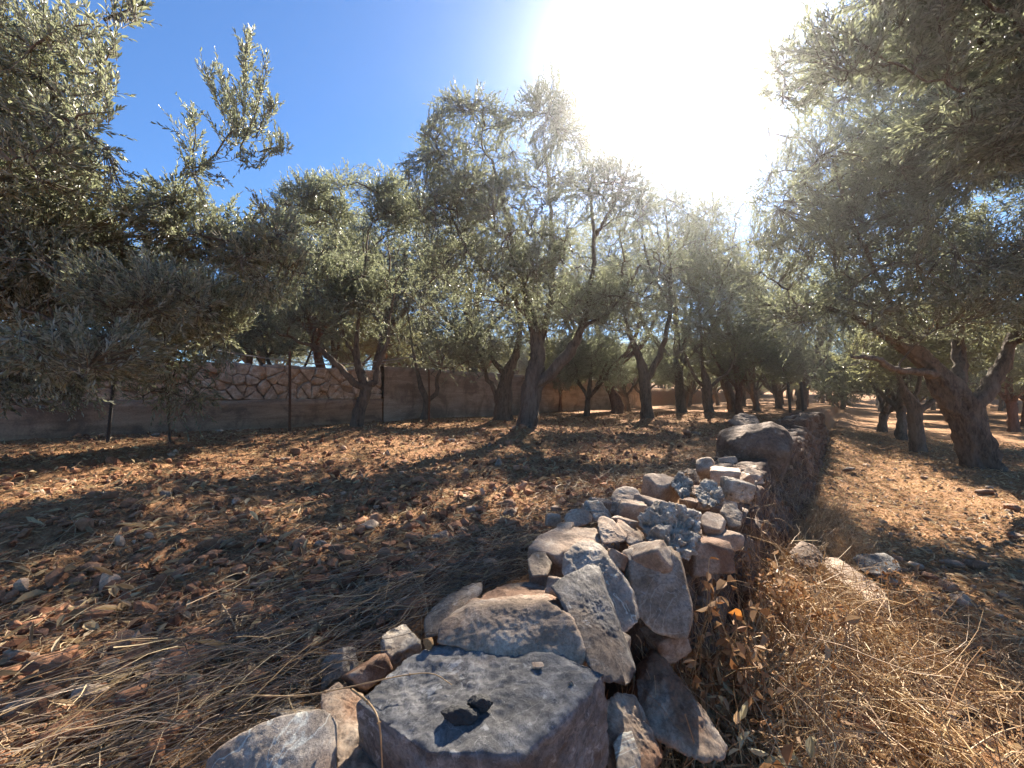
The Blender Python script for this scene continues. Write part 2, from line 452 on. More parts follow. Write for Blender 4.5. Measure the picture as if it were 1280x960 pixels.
def rock_geom(P, sub=5, rough=0.03, soft=14, freq=1.0, seed=0, ridge=0.0, cuts=5, ledge=.4):
    soft = soft * 3.5 if soft > 10 else soft * 2; rough = rough * 1.9
    P = np.asarray(P, float)
    c, pl = hull_planes(P)
    rc = np.random.default_rng(int(seed) + 1000); e0 = (P.max(0) - P.min(0)) / 2
    for k in range(cuts):          # broken corners
        n = unit(unit(rc.normal(size=3)) / e0); pl.append((n, ((P - c) @ n).max() * rc.uniform(.74, .92)))
    D, Fc = ico(sub)
    ext = np.maximum(P.max(0) - P.min(0), 1e-3) / 2
    v = D * ext
    Nn = np.array([n for n, _ in pl]); dd = np.maximum(np.array([d for _, d in pl]), 0.12 * ext.min())
    q = np.clip((v @ Nn.T) / dd, 1e-4, None)
    t = (q ** soft).sum(1) ** (-1 / soft)
    size = ext.mean()
    W = v * t[:, None]
    size = ext.mean()
    fn = np.cross(W[Fc[:, 1]] - W[Fc[:, 0]], W[Fc[:, 2]] - W[Fc[:, 0]]); vn = np.zeros_like(W)
    for k in range(3): np.add.at(vn, Fc[:, k], fn)
    vn = unit(vn); vn = unit(vn + .35 * unit(W))
    q_ = W / size + seed * 3.7
    nz = 1.1 * fbm(q_ * 1.3 * freq, 3, .5)
    fa = fbm(q_ * 1.6 * freq + 80, 2) * 3.0
    nz = nz - ledge * np.abs(fa - np.round(fa))                      # ledges and broken facets
    nz = nz + .60 * fbm(q_ * 5.5 * freq + 20, 4, .65) - .5 * np.clip(fbm(q_ * 3.3 * freq + 61, 3) - .12, 0, 1) + .20 * fbm(q_ * 19 * freq, 2)
    if ridge:
        k = fbm(q_ * 2.6 * freq + 9, 3, 0.55)
        nz = nz - ridge * 2.2 * np.clip(0.28 - np.abs(k), 0, 1) * 3 - ridge * 1.5 * np.clip(fbm(q_ * 5 * freq + 44, 3), 0, 1)
    W = W + vn * (nz * rough * size)[:, None]
    return W + c, Fc

def rock(name, P, mat, label, cat='rock', group=None, parent=None, **kw):
    V, Fc = rock_geom(P, **kw)
    o = np.array([V[:, 0].mean(), V[:, 1].mean(), V[:, 2].min()])
    ob = mesh_obj(name, V, Fc, mat, parent, o, smooth=True)
    if parent is None: props(ob, label, cat, group)
    return ob

def pts(*a): return np.array([at(*p) for p in a])

def slab(front, back_dy, dz=0.0):
    """front: list of (px, py, Y) for the visible outline; the back outline is the same, pushed away by back_dy and dropped by dz"""
    A = pts(*front); c = A.mean(0)
    Bk = c + (A - c) * 0.9 + np.array([0.15 * back_dy, back_dy, -dz])
    return np.concatenate([A, Bk])

LOOSE = 'loose stones heaped on the terrace wall'
# large flat block nearest the camera
top = np.array([onz(x, y, 0.20) for x, y in ((448, 866), (505, 820), (560, 799), (660, 806), (758, 852), (654, 944), (528, 930), (484, 892))])
c0 = top.mean(0)
bot = c0 + (top - c0) * np.array([1.0, 0.95, 1]) + np.array([0.0, 0.02, -0.34])
for i, dz_ in ((5, .016), (6, .010), (7, .020), (0, .012), (4, .008)): top[i, 2] -= dz_
blk = rock('limestone_block', np.concatenate([top, bot]), R_blue, 'largest flat grey limestone block with a black charred lump on its top', 'stone block', LOOSE, sub=7, rough=0.036, soft=26, seed=1, cuts=0)
_bv = np.array([v.co[:] for v in blk.data.vertices]) + np.array(blk.location)
def block_top(x, y): return float(_bv[np.hypot(_bv[:, 0] - x, _bv[:, 1] - y) < .010, 2].max())
def onblock(px, py):
    q = onz(px, py, .2)
    for _ in range(4): q = onz(px, py, block_top(q[0], q[1]))
    return q
rock('stone_slab', pts((546, 804, .80), (640, 824, .765), (722, 845, .735), (550, 776, .84), (585, 758, .865), (640, 753, .86), (690, 755, .84), (716, 772, .81), (734, 815, .76),
                       (592, 748, .96), (640, 744, .96), (695, 746, .94), (725, 766, .90), (560, 800, .98), (735, 830, .86)), R_brown,
     'long slab with pale rim and brown face lying across the back of the flat block', 'stone slab', LOOSE, sub=6, rough=0.03, soft=22, seed=202, cuts=0)
rock('stone_slab', pts((735, 704, .96), (752, 718, .93), (770, 765, .86), (797, 840, .76), (788, 858, .735), (744, 852, .72), (728, 800, .78), (704, 752, .85), (688, 732, .89), (712, 716, .94),
                       (748, 708, 1.02), (792, 825, .86), (700, 732, .98)), R_dark,
     'dark grey pointed slab leaning between the brown faced slab and the pale upright stone', 'stone slab', LOOSE, sub=6, rough=0.03, soft=22, seed=3, cuts=0)
rock('upright_stone', pts((738, 673, 1.16), (757, 690, 1.13), (790, 738, 1.06), (799, 778, 1.0), (776, 796, .98), (742, 768, 1.0), (716, 728, 1.06), (700, 716, 1.10), (704, 690, 1.14), (722, 676, 1.17),
                          (765, 690, 1.26), (800, 760, 1.18), (715, 690, 1.28)), R_veined,
     'pale upright stone with reddish earth underside behind the dark leaning slab', 'stone', LOOSE, sub=6, rough=0.035, soft=18, seed=4, cuts=2)
rock('upright_stone', pts((778, 688, 1.22), (800, 680, 1.24), (836, 681, 1.22), (851, 700, 1.18), (864, 775, 1.08), (860, 800, 1.05), (836, 804, 1.05), (806, 792, 1.06), (793, 765, 1.08), (783, 725, 1.14), (773, 702, 1.18),
                          (850, 690, 1.36), (870, 770, 1.25), (785, 690, 1.38)), R_grey,
     'large smooth rounded tan grey stone standing upright below the pitted rock', 'stone', LOOSE, sub=6, rough=0.02, soft=13, seed=5)
_tp = np.array([onz(x, y, 0.215) for x, y in ((659, 684), (672, 669), (702, 656), (747, 660), (752, 680), (708, 697))])
rock('flat_stone', np.concatenate([_tp, _tp * np.array([1, 1, 0]) + np.array([0.005, .03, .02])]), R_tan,
     'flat topped sandy orange stone behind the pale upright stone', 'stone', LOOSE, sub=6, rough=0.03, soft=26, seed=6, cuts=1)
rock('round_stone', pts((704, 648, 1.62), (712, 637, 1.64), (728, 634, 1.64), (741, 642, 1.62), (740, 654, 1.58), (722, 659, 1.56), (706, 657, 1.58), (722, 640, 1.78), (738, 652, 1.75), (708, 650, 1.75)), R_tan,
     'small round tan stone behind the flat sandy orange stone', 'stone', LOOSE, sub=5, rough=0.04, soft=8, seed=7)
rock('wedge_stone', pts((743, 652, 1.42), (752, 644, 1.46), (766, 650, 1.44), (784, 672, 1.36), (776, 683, 1.33), (756, 684, 1.33), (745, 672, 1.36), (760, 648, 1.58), (785, 668, 1.5)), R_tan,
     'pinkish faceted stone just right of the flat sandy orange stone', 'stone', LOOSE, sub=5, rough=0.03, soft=24, seed=8)
rock('wedge_stone', pts((766, 648, 1.5), (778, 652, 1.5), (806, 676, 1.42), (800, 684, 1.38), (786, 684, 1.38), (772, 662, 1.45), (790, 650, 1.62), (806, 668, 1.55)), R_brown,
     'thin brownish wedge stone pressed between the pinkish stone and the pitted rock', 'stone', LOOSE, sub=5, rough=0.03, soft=24, seed=9)
rock('pitted_rock', pts((793, 648, 1.46), (806, 634, 1.5), (832, 624, 1.54), (858, 626, 1.54), (877, 636, 1.50), (872, 664, 1.44), (878, 690, 1.36), (862, 706, 1.32), (848, 692, 1.34), (812, 684, 1.38), (796, 668, 1.42),
                        (830, 628, 1.72), (875, 640, 1.7), (870, 690, 1.55)), R_karst,
     'pale weathered rock full of pits and holes on the wall top', 'rock', LOOSE, sub=7, rough=0.065, soft=9, seed=10, ridge=0.9)
rock('round_stone', pts((761, 622, 2.02), (768, 611, 2.06), (782, 607, 2.08), (797, 611, 2.06), (805, 624, 2.0), (801, 633, 1.95), (775, 636, 1.94), (763, 631, 1.96), (784, 610, 2.24), (800, 628, 2.2), (766, 628, 2.2)), R_tan,
     'smooth potato shaped tan stone, farthest left of the round stones on the wall top', 'stone', LOOSE, sub=5, rough=0.025, soft=8, seed=11)
rock('pitted_rock', pts((836, 606, 2.1), (842, 592, 2.15), (850, 587, 2.15), (860, 592, 2.12), (868, 606, 2.08), (866, 622, 2.0), (846, 626, 1.98), (852, 592, 2.3), (868, 618, 2.2)), R_karst,
     'knobbly pitted rock sticking up behind the large pitted rock', 'rock', LOOSE, sub=6, rough=0.065, soft=9, seed=12, ridge=0.7)
rock('pitted_rock', pts((866, 612, 2.0), (872, 600, 2.05), (886, 598, 2.08), (900, 606, 2.05), (906, 622, 1.95), (896, 640, 1.85), (872, 636, 1.86), (890, 600, 2.25), (908, 630, 2.1)), R_karst,
     'low grey pitted rock right of the knobbly one and overhung by straw', 'rock', LOOSE, sub=6, rough=0.065, soft=9, seed=13, ridge=0.6)
rock('flat_stone', pts((874, 644, 1.68), (884, 640, 1.75), (904, 644, 1.74), (908, 654, 1.66), (902, 662, 1.6), (878, 660, 1.6), (890, 640, 1.9), (908, 650, 1.8), (880, 680, 1.65), (900, 682, 1.65)), R_tan,
     'small sunlit sandy stone with flat top right of the large pitted rock', 'stone', LOOSE, sub=5, rough=0.03, soft=22, seed=14)
rock('round_stone', pts((896, 640, 1.75), (904, 630, 1.82), (918, 630, 1.86), (928, 642, 1.80), (926, 658, 1.7), (908, 662, 1.68), (915, 632, 2.0), (928, 650, 1.9)), R_grey,
     'grey rounded stone at the wall edge with straw hanging over it', 'stone', LOOSE, sub=5, rough=0.05, soft=10, seed=15)
rock('leaning_rock', pts((794, 858, 1.02), (797, 824, 1.08), (810, 808, 1.10), (828, 818, 1.09), (848, 850, 1.04), (880, 895, .98), (908, 935, .92), (902, 950, .88), (868, 950, .86), (812, 918, .90), (798, 888, .96),
                         (830, 820, 1.26), (900, 920, 1.10), (800, 850, 1.2)), R_brown,
     'long rock leaning down the wall face with a sunlit crumbly right edge', 'rock', LOOSE, sub=6, rough=0.05, soft=18, seed=16)
rock('wedge_stone', pts((752, 872, .86), (770, 862, .90), (792, 868, .92), (812, 910, .86), (830, 965, .80), (800, 975, .76), (760, 970, .74), (790, 870, 1.05), (830, 940, .95)), R_brown,
     'pinkish brown stone wedged low against the right side of the flat block', 'stone', LOOSE, sub=6, rough=0.05, soft=18, seed=17)
rock('wedge_stone', pts((763, 928, .77), (775, 916, .79), (790, 914, .80), (800, 948, .76), (798, 975, .73), (772, 972, .72), (790, 920, .86), (800, 960, .84)), R_veined,
     'small whitish stone lodged at the foot of the flat block', 'stone', LOOSE, sub=5, rough=0.04, soft=20, seed=18)
rock('flat_stone', np.concatenate([np.array([onz(x, y, z) for x, y, z in ((256, 950, .12), (272, 912, .14), (318, 898, .155), (372, 890, .165), (408, 884, .17), (423, 898, .16), (424, 930, .15), (400, 990, .13), (262, 1000, .10))]),
                       np.array([onz(x, y, .15) + np.array([0, -.02, -.22]) for x, y in ((235, 965), (262, 920), (372, 893), (415, 890), (420, 985), (240, 1010))])]), R_veined,
     'smooth pale stone with white veins nearest the camera, left of the flat block', 'stone', LOOSE, sub=6, rough=0.018, soft=20, seed=19)
rock('upright_stone', pts((398, 866, .80), (408, 856, .82), (424, 852, .84), (446, 864, .82), (470, 888, .78), (478, 930, .70), (476, 985, .64), (425, 990, .62), (418, 930, .68), (412, 890, .76), (460, 880, .92), (430, 860, .95)), R_brown,
     'brown and white mottled stone squeezed between the veined stone and the flat block', 'stone', LOOSE, sub=6, rough=0.06, soft=12, seed=20)
rock('flat_stone', pts((332, 890, .84), (342, 876, .88), (362, 866, .92), (382, 868, .92), (396, 882, .86), (390, 896, .80), (350, 898, .80), (360, 868, 1.0), (392, 890, .95)), R_karst,
     'low pale lumpy stone behind the veined stone', 'stone', LOOSE, sub=5, rough=0.07, soft=9, seed=21)
rock('flat_stone', pts((300, 888, .88), (312, 872, .94), (330, 866, .97), (346, 872, .95), (342, 890, .86), (310, 895, .84), (330, 868, 1.05)), R_brown,
     'brown earthy stone half under the dry stalks, behind the veined stone', 'stone', LOOSE, sub=5, rough=0.06, soft=9, seed=22)
rock('stone_slab', pts((530, 770, 1.08), (548, 750, 1.14), (590, 728, 1.2), (604, 727, 1.2), (608, 736, 1.18), (575, 752, 1.12), (552, 768, 1.06), (545, 795, 1.0), (529, 800, .99), (600, 730, 1.32), (548, 790, 1.12)), R_grey,
     'dark grey slab half buried in straw left of the brown faced slab', 'stone slab', LOOSE, sub=5, rough=0.03, soft=20, seed=23)
rock('wedge_stone', pts((658, 700, 1.20), (668, 690, 1.24), (682, 690, 1.24), (690, 704, 1.2), (684, 720, 1.14), (664, 722, 1.13), (676, 692, 1.34), (688, 715, 1.28)), R_grey,
     'small dark grey stone under the front edge of the flat sandy stone', 'stone', LOOSE, sub=5, rough=0.04, soft=16, seed=24)
rock('flat_stone', pts((592, 748, 1.08), (620, 733, 1.14), (660, 727, 1.18), (690, 735, 1.12), (688, 748, 1.05), (610, 756, 1.03), (650, 728, 1.28), (610, 745, 1.2)), R_brown,
     'thin brown slab covered with stalks behind the brown faced slab', 'stone', LOOSE, sub=5, rough=0.05, soft=14, seed=25)
# packing stones between them
packing = [(752, 634, 1.95, 14, R_tan), (745, 641, 1.8, 12, R_veined), (790, 642, 1.75, 22, R_tan), (812, 637, 1.8, 16, R_tan), (826, 612, 2.2, 18, R_tan), (776, 640, 1.85, 13, R_grey),
           (822, 648, 1.6, 16, R_tan), (780, 656, 1.55, 14, R_veined), (880, 690, 1.5, 26, R_brown), (900, 675, 1.65, 20, R_tan), (700, 735, 1.08, 16, R_brown), (770, 700, 1.2, 18, R_brown),
           (920, 612, 2.1, 18, R_karst), (905, 596, 2.4, 16, R_tan), (885, 588, 2.6, 14, R_brown), (930, 600, 2.5, 12, R_tan), (500, 812, .98, 20, R_karst), (460, 842, .90, 20, R_brown), (425, 835, .95, 17, R_karst),
           (833, 800, 1.12, 22, R_brown), (770, 810, .92, 20, R_grey), (735, 640, 1.95, 10, R_grey), (708, 668, 1.5, 12, R_brown), (690, 650, 1.7, 9, R_tan), (810, 700, 1.2, 20, R_brown)]
rs = np.random.default_rng(3)
for k in range(62):
    s_ = rs.uniform(1.5, 4.6); t_ = rs.uniform(.55, .66) if k % 2 else rs.uniform(.6, 1.02); q = xy(s_, t_); d_ = np.array([*q, .02 + .08 * rs.random()]) - CAM
    Yk = d_[1]; kk = d_ / Yk; c_, sn = math.cos(PITCH), math.sin(PITCH); f_ = c_ + sn * kk[2]; u_ = (kk[2] * c_ - sn)
    packing.append((640 + F * kk[0] / f_, 480 - F * u_ / f_, Yk, rs.uniform(.03, .085) * F / Yk, [R_tan, R_brown, R_veined, R_grey, R_tan][k % 5]))
HERO = [(450, 880, 'mottled stone beside the flat block'), (600, 870, 'largest flat block'), (645, 790, 'brown faced slab'), (745, 790, 'dark leaning slab'), (745, 725, 'pale upright stone'), (820, 735, 'smooth rounded upright stone'), (705, 675, 'flat sandy orange stone'),
        (722, 647, 'small round tan stone'), (762, 664, 'pinkish faceted stone'), (840, 662, 'large pitted rock'), (782, 622, 'potato shaped stone'), (850, 605, 'knobbly pitted rock'), (888, 618, 'low pitted rock'), (890, 652, 'small sunlit flat stone'), (912, 645, 'grey stone at the wall edge'),
        (850, 880, 'leaning rock'), (945, 560, 'very large boulder'), (570, 755, 'half buried dark slab'), (360, 880, 'veined stone nearest the camera')]
CW = {'tan_limestone': 'tan', 'earth_stained_limestone': 'brown', 'pitted_karst': 'pitted pale', 'smooth_grey_limestone': 'grey', 'veined_limestone': 'whitish', 'soil_stained_stone': 'reddish', 'earth_clods': 'rust brown'}
def near_name(px, py, table):
    d, (hx, hy, nm) = min(((math.hypot(px - h[0], py - h[1]), h) for h in table), key=lambda v: v[0])
    rel = ('left of' if px < hx else 'right of') if abs(px - hx) > abs(py - hy) else ('behind' if py < hy else 'before')
    return rel + ' the ' + nm
def pack_label(px, py, r, m):
    return ('tiny ' if r < 13 else 'small ' if r < 19 else 'fist sized ') + CW[m.name] + ' rubble stone ' + near_name(px, py, HERO)
def boxpts(c, half, r, yaw, tilt=.3, jit=.28):
    B_ = np.array([[x, y, z] for x in (-1, 1) for y in (-1, 1) for z in (-1, 1)], float) * r.uniform(1 - jit, 1.05, (8, 3)) * half
    cy_, sy_ = math.cos(yaw), math.sin(yaw); a_ = r.normal() * tilt; b_ = r.normal() * tilt
    M_ = np.array([[cy_, -sy_, 0], [sy_, cy_, 0], [0, 0, 1]]) @ np.array([[1, 0, 0], [0, math.cos(a_), -math.sin(a_)], [0, math.sin(a_), math.cos(a_)]]) @ np.array([[math.cos(b_), 0, math.sin(b_)], [0, 1, 0], [-math.sin(b_), 0, math.cos(b_)]])
    return c + B_ @ M_.T
for k, (px, py, Y, r, m) in enumerate(packing):
    c = at(px, py, Y); R_ = r * Y / F
    P = boxpts(c, R_ * rs.uniform(.65, 1.2, 3) * np.array([1.1, 1.0, .85]), rs, rs.uniform(0, 3.1))
    rock('packing_stone', P, m, pack_label(px, py, r, m), 'stone', 'small rubble stones between the large ones', sub=4, rough=0.04, soft=11, seed=40 + k, cuts=2)
# boulders further along the wall and at its foot
c_ = at(943, 566, 3.95); rb = np.random.default_rng(8)
rock('boulder', c_ + unit(rb.normal(size=(30, 3))) * np.array([.40, .42, .33]) * rb.uniform(.92, 1.08, (30, 1)), R_boulder,
     'very large dark rounded boulder sitting on the terrace wall', 'boulder', sub=6, rough=0.04, soft=11, seed=50, ledge=.15, freq=1.0, cuts=3)
rock('boulder', pts((908, 528, 4.9), (916, 520, 5.0), (930, 516, 5.05), (944, 520, 5.0), (950, 530, 4.8), (920, 534, 4.7), (930, 518, 5.4), (945, 530, 5.2)), R_boulder,
     'smaller dark boulder just behind the very large one', 'boulder', sub=5, rough=0.05, soft=9, seed=51, ledge=0)
rock('foot_slab', pts((1028, 708, 2.66), (1034, 697, 2.75), (1046, 696, 2.75), (1080, 718, 2.56), (1108, 742, 2.34), (1116, 762, 2.21), (1096, 768, 2.16), (1060, 740, 2.34), (1050, 700, 2.93), (1115, 750, 2.52)), R_tan,
     'long brown slab sloping out of the dry grass at the wall foot', 'rock', sub=5, rough=0.05, soft=14, seed=52)
rock('foot_stone', pts((1058, 700, 2.79), (1072, 692, 2.88), (1105, 690, 2.93), (1124, 700, 2.83), (1126, 712, 2.70), (1100, 722, 2.56), (1066, 712, 2.66), (1100, 690, 3.15)), R_dark,  # darker limestone colour stands in for the shade on this stone
     'flat grey stone on the lower ground beside the brown slab', 'rock', sub=5, rough=0.04, soft=12, seed=53)
rock('foot_stone', pts((985, 690, 2.43), (1000, 676, 2.56), (1020, 682, 2.56), (1034, 700, 2.48), (1020, 712, 2.34), (992, 706, 2.34), (1010, 680, 2.79)), R_boulder,
     'dark stone against the foot of the terrace wall', 'rock', sub=5, rough=0.04, soft=12, seed=54)
for k, (px, py, Y, w) in enumerate(((1034, 606, 5.9, 13), (1052, 603, 6.1, 11))):
    c = at(px, py, Y); P = c + unit(rs.normal(size=(14, 3))) * w * Y / F * np.array([1.2, 1, .6])
    rock('pale_stone', P, R_veined, ['left', 'right'][k] + ' of the two whitish stones lying together on the lower path', 'stone', 'whitish stones on the lower path', sub=4, rough=0.07, soft=9, seed=60 + k)
# small things lying on the flat block
P = onblock(536, 810)
rock('pebble', P + unit(rs.normal(size=(12, 3))) * np.array([.014, .013, .013]) + np.array([0, 0, .01]), rock_mat('ochre_pebble', (0.30, 0.17, 0.07), (0.42, 0.26, 0.13), (0.24, 0.13, 0.06), .6), 'small ochre pebble on the far left corner of the flat block', 'pebble', sub=4, rough=.08, soft=10, seed=70)
P = onblock(672, 834)
rock('stone_chip', P + unit(rs.normal(size=(12, 3))) * np.array([.017, .010, .004]) + np.array([0, 0, .003]), R_tan, 'thin tan stone chip in front of the brown faced slab', 'stone chip', sub=4, rough=.05, soft=10, seed=71)
P = onblock(714, 856)
rock('pebble', P + unit(rs.normal(size=(12, 3))) * .006, R_grey, 'tiny grey pebble near the right corner of the flat block', 'pebble', sub=3, rough=.06, soft=10, seed=72)
M_char = plain('charcoal', (0.018, 0.017, 0.016), 0.75, 0, .5, 90)
P1 = onblock(577, 896); P2 = onblock(600, 884)
V1, F1 = rock_geom(P1 + unit(rs.normal(size=(16, 3))) * np.array([.036, .018, .015]) + np.array([0, 0, .004]), sub=5, rough=.035, soft=8, seed=73, ridge=.6)
V2, F2 = rock_geom(P2 + (unit(rs.normal(size=(16, 3))) * np.array([.025, .014, .016])) + np.array([0, 0, .006]), sub=5, rough=.035, soft=8, seed=74, ridge=.6)
g = Geo(); g.add(V1, F1); g.add(V2, F2)
props(g.build('charred_lump', M_char, None, P1, True), 'black charred two lobed lump lying on the flat grey block', 'charred lump')

# ------------------------------------------------------------------ the terrace wall under the loose stones
def make_terrace_wall():
    g = Geo(); r = np.random.default_rng(11)
    s = 0.15
    # earth core behind the stones
    ss = np.linspace(0.0, 13.6, 260); tt = np.array([0.30, 0.44, 0.50, 0.56, 0.64, 0.80, 1.25]); zz = np.array([-0.75, -0.5, -0.3, -0.1, 0.015, 0.05, -0.03])
    V = []
    for a in ss:
        for t_, z_ in zip(tt, zz):
            q = xy(a, t_ + 0.03 * math.sin(a * 3.1)); V.append([q[0], q[1], z_])
    V = np.array(V); n = len(tt)
    V = V + 0.05 * np.stack([fbm(V * 4, 3), fbm(V * 4 + 9, 3), fbm(V * 4 + 19, 3) * .6], -1)
    i = np.arange(len(ss) - 1)[:, None] * n; j = np.arange(n - 1)[None, :]
    g.add(V, np.stack([i + j, i + n + j, i + n + j + 1, i + j + 1], -1).reshape(-1, 4), 1)
    for row in range(6):
        s = 0.5 + r.uniform(0, .2)
        while s < 13.6:
            w = r.uniform(.09, .26) * (1 + 0.3 * (row < 2)); h = r.uniform(.10, .16)
            z = -0.60 + row * 0.118 + h / 2 + r.uniform(-.03, .03)
            t_ = 0.40 + 0.20 * (z + 0.6) / 0.6 + r.uniform(-.03, .03)
            if z < 0.06 or s > 4.5:
                P = boxpts(np.zeros(3), np.array([w / 2, .12, h / 2]) * 1.08, r, 0, .12)
                V, Fc = rock_geom(P, sub=4 if s < 6 else 3, rough=.05, soft=11, cuts=2, seed=r.integers(999))
                q = xy(s + w / 2, t_ + .04)
                X = V[:, 0:1] * WD + V[:, 1:2] * WN
                g.add(np.concatenate([X + q, V[:, 2:3] + z], 1), Fc, 0)
            s += w * r.uniform(.85, 1.1)
    # coping stones, higher at the far end
    s = 2.6
    while s < 13.6:
        w = r.uniform(.15, .35); hh = .06 + (0.10 if s > 9 else 0)
        for t_ in (0.68, 0.92):
            P = boxpts(np.zeros(3), np.array([w / 2, .15, hh]), r, r.uniform(-.3, .3), .15)
            V, Fc = rock_geom(P, sub=3, rough=.10, soft=11, seed=r.integers(999))
            q = xy(s + w / 2, t_ + r.uniform(-.05, .05))
            X = V[:, 0:1] * WD + V[:, 1:2] * WN
            g.add(np.concatenate([X + q, V[:, 2:3] + .03 + (0.08 if s > 9 else 0)], 1), Fc, 0)
        s += w
    q = xy(3, .5)
    props(g.build('terrace_wall', [R_wall, M_soil], None, (q[0], q[1], -.6), True),
          'low dry stone terrace wall holding the upper ground, running away to the right', 'wall')
make_terrace_wall()

# ------------------------------------------------------------------ wall at the back left
def back_walls():
    r = np.random.default_rng(5)
    T = FARWALL_T
    def concrete(name, c1, c2, dirt):
        m, N, L, B = new_mat(name); p = wpos(N)
        mp = N.new('ShaderNodeMapping'); mp.inputs['Scale'].default_value = (.35, .35, 3.2); L.new(p, mp.inputs[0])
        a = noise(N, L, 2.2, 8, .7, mp.outputs[0], .5); b_ = noise(N, L, 1.6, 7, .65, p, .6); f = noise(N, L, 45, 6, .7, p)
        c = ramp(N, L, a, [(.35, c1), (.62, c2)])
        c = mixc(N, L, ramp(N, L, b_, [(.48, (0,) * 3), (.60, (.75,) * 3)]), c, dirt)
        c = mixc(N, L, 1.0, c, ramp(N, L, f, [(.3, (.7,) * 3), (.7, (1.2,) * 3)]), 'MULTIPLY')
        L.new(c, B.inputs['Base Color']); B.inputs['Roughness'].default_value = .92; bump(N, L, B, math_n(N, L, 'ADD', a, f), .6, .01); return m
    M_conc = concrete('weathered_concrete', (0.24, 0.15, 0.09), (0.42, 0.29, 0.19), (0.13, 0.085, 0.06))
    M_conc2 = concrete('concrete_panel', (0.30, 0.22, 0.16), (0.46, 0.36, 0.27), (0.18, 0.13, 0.095))
    M_ms = rock_mat('wall_limestone', (0.46, 0.34, 0.24), (0.66, 0.55, 0.43), (0.40, 0.24, 0.14), .58, 0, 0, .1, .5, .02)
    M_mort = plain('dark_joint', (0.27, 0.195, 0.135), 0.95)
    def prism(s0, s1, t0, t1, z0, z1, ns, wob=0.0, nz=8):
        """a wall body with a slightly uneven front face"""
        S = np.linspace(s0, s1, ns); Z = np.linspace(z0, z1, nz)
        prof = [(t0, z) for z in Z] + [(t1, z1), (t1, z0)]
        V = np.array([[*xy(s, t), z] for s in S for t, z in prof]); n = len(prof)
        if wob:
            d = wob * fbm(V * 1.7, 4); V[:, 0] += d * WN[0]; V[:, 1] += d * WN[1]
            V[:, 2] += (wob * .6 * fbm(V * 1.1 + 7, 3)) * (V[:, 2] > z1 - .02)
        i = np.arange(ns - 1)[:, None] * n; j = np.arange(n)[None, :]; j2 = (j + 1) % n
        Q = np.stack([i + j, i + j2, i + n + j2, i + n + j], -1).reshape(-1, 4)
        return V, Q
    S_END = 8.55 * 1.0
    sx = lambda px: None
    # where the column px=476 meets the wall line
    d = ray(476, 500); k = T / (d[0] * WN[0] + d[1] * WN[1]); s_split = (d[0] * WD[0] + d[1] * WD[1]) * k
    root = empty('stone_wall', (*xy(2, T), 0), 'old wall of large pale stones on a brown concrete footing at the left back', 'wall')
    V, Q = prism(-7, s_split, T - .10, T + .35, -.25, .62, 160, .05)
    mesh_obj('concrete_footing', V, Q, M_conc, root, (*xy(2, T), 0), smooth=True)
    g = Geo()
    V, Q = prism(-7, s_split, T + .015, T + .42, .615, 1.36, 30, 0); g.add(V, Q, 1)
    s = -7.0
    # rubble masonry: irregular polygonal stones fitted together
    pts_ = []
    zrow = .72; k = 0
    while zrow < 1.36:
        s = -7 + (k % 2) * .17
        while s < s_split - .05:
            pts_.append((s + r.uniform(-.09, .09), zrow + r.uniform(-.075, .075))); s += r.uniform(.16, .44)
        zrow += .18; k += 1
    pts_ = np.array(pts_)
    for c in pts_:
        poly = [np.array(v) for v in ((c[0] - .5, .62), (min(s_split, c[0] + .5), .62), (min(s_split, c[0] + .5), 1.40 + r.uniform(-.05, .04)), (c[0] - .5, 1.38))]
        dd = np.linalg.norm(pts_ - c, axis=1)
        for o_ in pts_[(dd > 1e-6) & (dd < .9)]:
            n = (o_ - c); n = n / np.linalg.norm(n); d = n @ ((o_ + c) / 2) - r.uniform(.001, .010)
            new = []
            for i_ in range(len(poly)):
                A_, B_ = poly[i_], poly[(i_ + 1) % len(poly)]; da, db = n @ A_ - d, n @ B_ - d
                if da <= 0: new.append(A_)
                if da * db < 0: new.append(A_ + (B_ - A_) * da / (da - db))
            poly = new
            if len(poly) < 3: break
        if len(poly) < 3: continue
        poly = np.array(poly); m_ = poly.mean(0)
        if np.ptp(poly[:, 0]) < .05 or np.ptp(poly[:, 1]) < .05: continue
        P = np.concatenate([np.column_stack([poly[:, 0] - m_[0], np.full(len(poly), y_), poly[:, 1] - m_[1]]) for y_ in (-.13, .14)])
        V, Fc = rock_geom(P, sub=4, rough=.08, soft=14, seed=r.integers(999), cuts=4)
        q = xy(m_[0], T + .09 + r.uniform(-.05, .05)); X = V[:, 0:1] * WD + V[:, 1:2] * WN
        g.add(np.concatenate([X + q, V[:, 2:3] + m_[1]], 1), Fc, 0)
    g.build('masonry', [M_ms, M_mort], root, (*xy(2, T), 0), True)
    V, Q = prism(s_split + .02, 24, T - .12, T + .3, -.2, 1.52, 200, .05, 14)
    mesh_obj0 = mesh_obj('concrete_wall', V, Q, M_conc2, None, (*xy(s_split + .1, T), 0), smooth=True)
    props(mesh_obj0, 'long stained brown concrete wall running on behind the olive trunks', 'wall')
back_walls()

